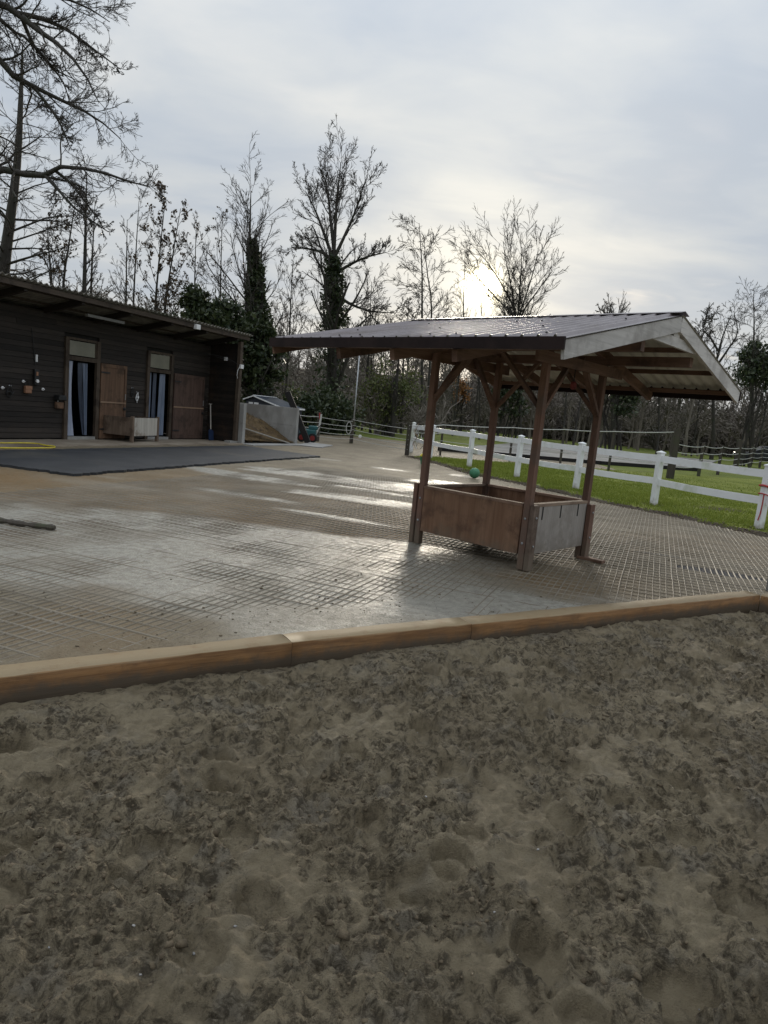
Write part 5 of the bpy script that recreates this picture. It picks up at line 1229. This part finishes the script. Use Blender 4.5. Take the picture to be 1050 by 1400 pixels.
# alder pair right of the ivy tree
tk = based([(577, 590), (577, 430), (577, 370), (573, 305)], 50); tk2 = based([(583, 590), (590, 430), (585, 380), (580, 335)], 50.5)
tree('twin_stem_alder', 'twin-stemmed bare alder with short fine branches beside the sun', [(tk, taper(len(tk), .14, .018)), (tk2, taper(len(tk2), .11, .018))],
     [LV(30, .38, 1, (.7, 1.25), .22, .36, 6, .12, .03, tpow=.35), LV(7, .2, 1, (.4, 1.0), .45, .55, 5, .18, .03, rmin=.015), LV(4, .15, 1, (.3, .8), .6, .65, 3, .12, .04, rmin=0.0105), LV(2, .15, 1, (.25, .7), .8, .7, 2, .10, .03, rmin=0.0074)], 65, leaf=(160, .07, M['deadleaf'], -1))
# round crown in front of the sun
base = [(712, 590), (708, 470)]
st = [based(base+[(705, 430), (692, 400), (672, 366), (650, 340)], 56), based(base+[(704, 430), (699, 390), (692, 360), (688, 330)], 56.5), based(base+[(708, 430), (711, 392), (713, 362), (712, 328)], 55.5),
      based(base+[(711, 430), (722, 395), (731, 365), (737, 338)], 56), based(base+[(712, 432), (730, 405), (744, 385), (756, 370)], 56.5), based(base+[(703, 432), (685, 414), (665, 392), (645, 372)], 55.5)]
tree('round_crowned_tree', 'bare round-crowned tree of fanning stems standing in front of the sun', [(s, taper(len(s), .13, .018)) for s in st],
     [LV(20, .42, 1, (.3, .75), .22, .42, 6, .10, .08, tpow=.2), LV(7, .2, 1, (.3, .8), .45, .55, 5, .14, .06, rmin=.017), LV(4, .15, 1, (.3, .8), .6, .65, 3, .12, .04, rmin=0.0105), LV(2, .15, 1, (.25, .7), .8, .7, 2, .10, .03, rmin=0.0074)], 66)
slim(632, 470, 345, 58, 'thin bare tree beside the twin-stemmed alder', 67, 4, lr=.24)
slim(660, 470, 395, 62, 'low bare tree under the sun behind the roof ridge', 68, -3, lr=.4)
tk = based([(838, 600), (840, 490), (842, 432)], 60)
tree('pollard_tree', 'bare pollarded tree peeping over the feeder roof ridge', [(tk, taper(len(tk), .26, .16))], [LV(22, .88, 1, (.6, 1.5), .20, .4, 6, .16, .08, tpow=0), LV(6, .2, 1, (.3, .8), .45, .55, 4, .16, .05, rmin=.014), LV(4, .15, 1, (.3, .8), .6, .65, 3, .12, .04, rmin=0.0090)], 69)
# trees at the right
tk = based([(975, 610), (976, 520), (985, 470), (1000, 430)], 58); b1_ = pxl([(982, 480), (970, 460), (960, 448), (972, 430)], 58)
tree('crooked_tree', 'crooked bare tree with bending limbs right of the roof gable', [(tk, taper(len(tk), .2, .03)), (b1_, taper(4, .10, .02)), (pxl([(980, 500), (995, 478), (1008, 455), (1003, 425)], 58.5), taper(4, .11, .02))],
     [LV(18, .35, 1, (.5, 1.1), .36, .42, 6, .18, .03, tpow=.2), LV(6, .2, 1, (.4, 1), .48, .55, 5, .2, .03, rmin=.014), LV(4, .15, 1, (.3, .8), .6, .65, 3, .12, .04, rmin=0.0090), LV(2, .15, 1, (.25, .7), .8, .7, 2, .10, .03, rmin=0.0062)], 70)
tk = based([(1028, 610), (1029, 500), (1031, 450), (1030, 402)], 56)
tree('spreading_alder', 'upright bare alder with layered branches at the right of the wood', [(tk, taper(len(tk), .17, .02))],
     [LV(44, .42, 1, (.8, 1.3), .24, .34, 6, .12, .02, tpow=.5), LV(6, .2, 1, (.4, 1.0), .45, .55, 5, .18, .03, rmin=.014), LV(4, .15, 1, (.3, .8), .6, .65, 3, .12, .04, rmin=0.0090), LV(2, .15, 1, (.25, .7), .8, .7, 2, .10, .03, rmin=0.0062)], 71)
slim(955, 560, 450, 62, 'slim bare tree close behind the roof gable', 72, 4, lr=.3)
slim(1075, 600, 430, 60, 'bare tree at the edge of the wood beside the alder', 73, 2, lr=.3, r0=.15)
# trunks standing in the meadow edge
mts = [(535, 'dark leaning trunk of a bare tree behind the rope barrier', 1, 45, 12), (506, 'thin bare tree trunk left of the dark leaning one', 2, 47, 2), (548, 'very thin stem close by the dark leaning trunk', 3, 50, 4), (770, 'leaning bare stem in the meadow between the feeder posts', 4, 47, 10), (785, 'second leaning bare stem crossing the first', 5, 48, 22), (812, 'thin bare stem right of the leaning stems', 6, 52, -4), (740, 'thin upright stem in the meadow behind the near feeder post', 7, 60, 2), (900, 'bare tree behind the tall paddock post', 8, 52, 3), (655, 'upright bare tree between fence and wood behind the ball', 9, 55, 2)]
for u, lab, sd, y, du in mts:
    slim(u, 600, 470+6*(sd % 3), y, lab, 80+sd, du, lr=.22, r0=.15 if sd == 1 else .08, dens=14, extra=1, t0=.2)
# the wood on the hill and its undergrowth: uncountable, one mass
def variant(sd, h, spread):
    r = np.random.default_rng(sd); N = 6; P = np.zeros((1, N, 3)); P[0, :, 2] = np.linspace(-.3, h, N); P[0, 1:, :2] = np.cumsum(r.normal(0, .12, (N-1, 2)), 0); R = np.linspace(.15, .03, N)[None]
    a = spawn(P, R, np.array([h]), 15, .12, 1, (.35, .95), spread, .5, 4, .14, .10, r, rmin=.035, tpow=.55); b = spawn(*a, 5, .15, 1, (.35, .95), .45, .6, 3, .18, .06, r, rmin=.026); c = spawn(*b, 3, .15, 1, (.35, .95), .6, .7, 2, .2, .04, r, rmin=.022)
    e = spawn(*c, 2, .15, 1, (.35, .95), .8, .8, 2, .2, .03, r, rmin=.026)
    return cat([tubes(P, R, 4), tubes(a[0], a[1], 3), ribbons(b[0], b[1]*1.2, r), ribbons(c[0], c[1]*1.3, r), ribbons(e[0], e[1]*1.3, r)])
VARS = [variant(200+k, h, s) for k, (h, s) in enumerate(((11, .36), (12.5, .30), (9.5, .42), (8, .48)))]
def scrub(sd):
    r = np.random.default_rng(sd); m = 7; N = 4; P = np.zeros((m, N, 3)); d = r.normal(0, .35, (m, 2))
    for j in range(N): P[:, j, 2] = -.2+j*1.0*r.uniform(.7, 1.1, m); P[:, j, :2] = d*j*.8+r.normal(0, .1, (m, 2))
    R = np.tile(np.linspace(.05, .025, N), (m, 1)); L = np.full(m, 3.2)
    b = spawn(P, R, L, 6, .1, 1, (.4, 1.1), .5, .6, 3, .18, .03, r, rmin=.022); c = spawn(*b, 4, .15, 1, (.4, 1.1), .6, .7, 3, .2, .02, r, rmin=.018)
    return cat([tubes(P, R, 3), ribbons(b[0], b[1]*1.2, r), ribbons(c[0], c[1]*1.7, r)])
SCR = [scrub(300+k) for k in range(4)]
r = np.random.default_rng(99)
def mass(name, label, n, amin, amax, dmin, dmax, smin, smax, mat, VARS=VARS):
    V = []; F = []; o = 0
    for k in range(n):
        a = R_(r.uniform(amin, amax)); d = math.sqrt(r.uniform(dmin**2, dmax**2)); x, y = d*math.sin(a), d*math.cos(a); z = float(terr(np.array(x), np.array(y)))
        v, f = VARS[r.integers(0, len(VARS))]; s = r.uniform(smin, smax); th = r.random()*6.28; c, si = math.cos(th), math.sin(th)
        q = np.column_stack([(v[:, 0]*c-v[:, 1]*si)*s*1.1, (v[:, 0]*si+v[:, 1]*c)*s*1.1, v[:, 2]*s]); V.append(q+np.array([x, y, z])); F.append(f+o); o += len(v)
    ob_ = mesh_np(name, np.concatenate(V), np.concatenate(F), mat); tag(ob_, label, None, None, 'stuff')
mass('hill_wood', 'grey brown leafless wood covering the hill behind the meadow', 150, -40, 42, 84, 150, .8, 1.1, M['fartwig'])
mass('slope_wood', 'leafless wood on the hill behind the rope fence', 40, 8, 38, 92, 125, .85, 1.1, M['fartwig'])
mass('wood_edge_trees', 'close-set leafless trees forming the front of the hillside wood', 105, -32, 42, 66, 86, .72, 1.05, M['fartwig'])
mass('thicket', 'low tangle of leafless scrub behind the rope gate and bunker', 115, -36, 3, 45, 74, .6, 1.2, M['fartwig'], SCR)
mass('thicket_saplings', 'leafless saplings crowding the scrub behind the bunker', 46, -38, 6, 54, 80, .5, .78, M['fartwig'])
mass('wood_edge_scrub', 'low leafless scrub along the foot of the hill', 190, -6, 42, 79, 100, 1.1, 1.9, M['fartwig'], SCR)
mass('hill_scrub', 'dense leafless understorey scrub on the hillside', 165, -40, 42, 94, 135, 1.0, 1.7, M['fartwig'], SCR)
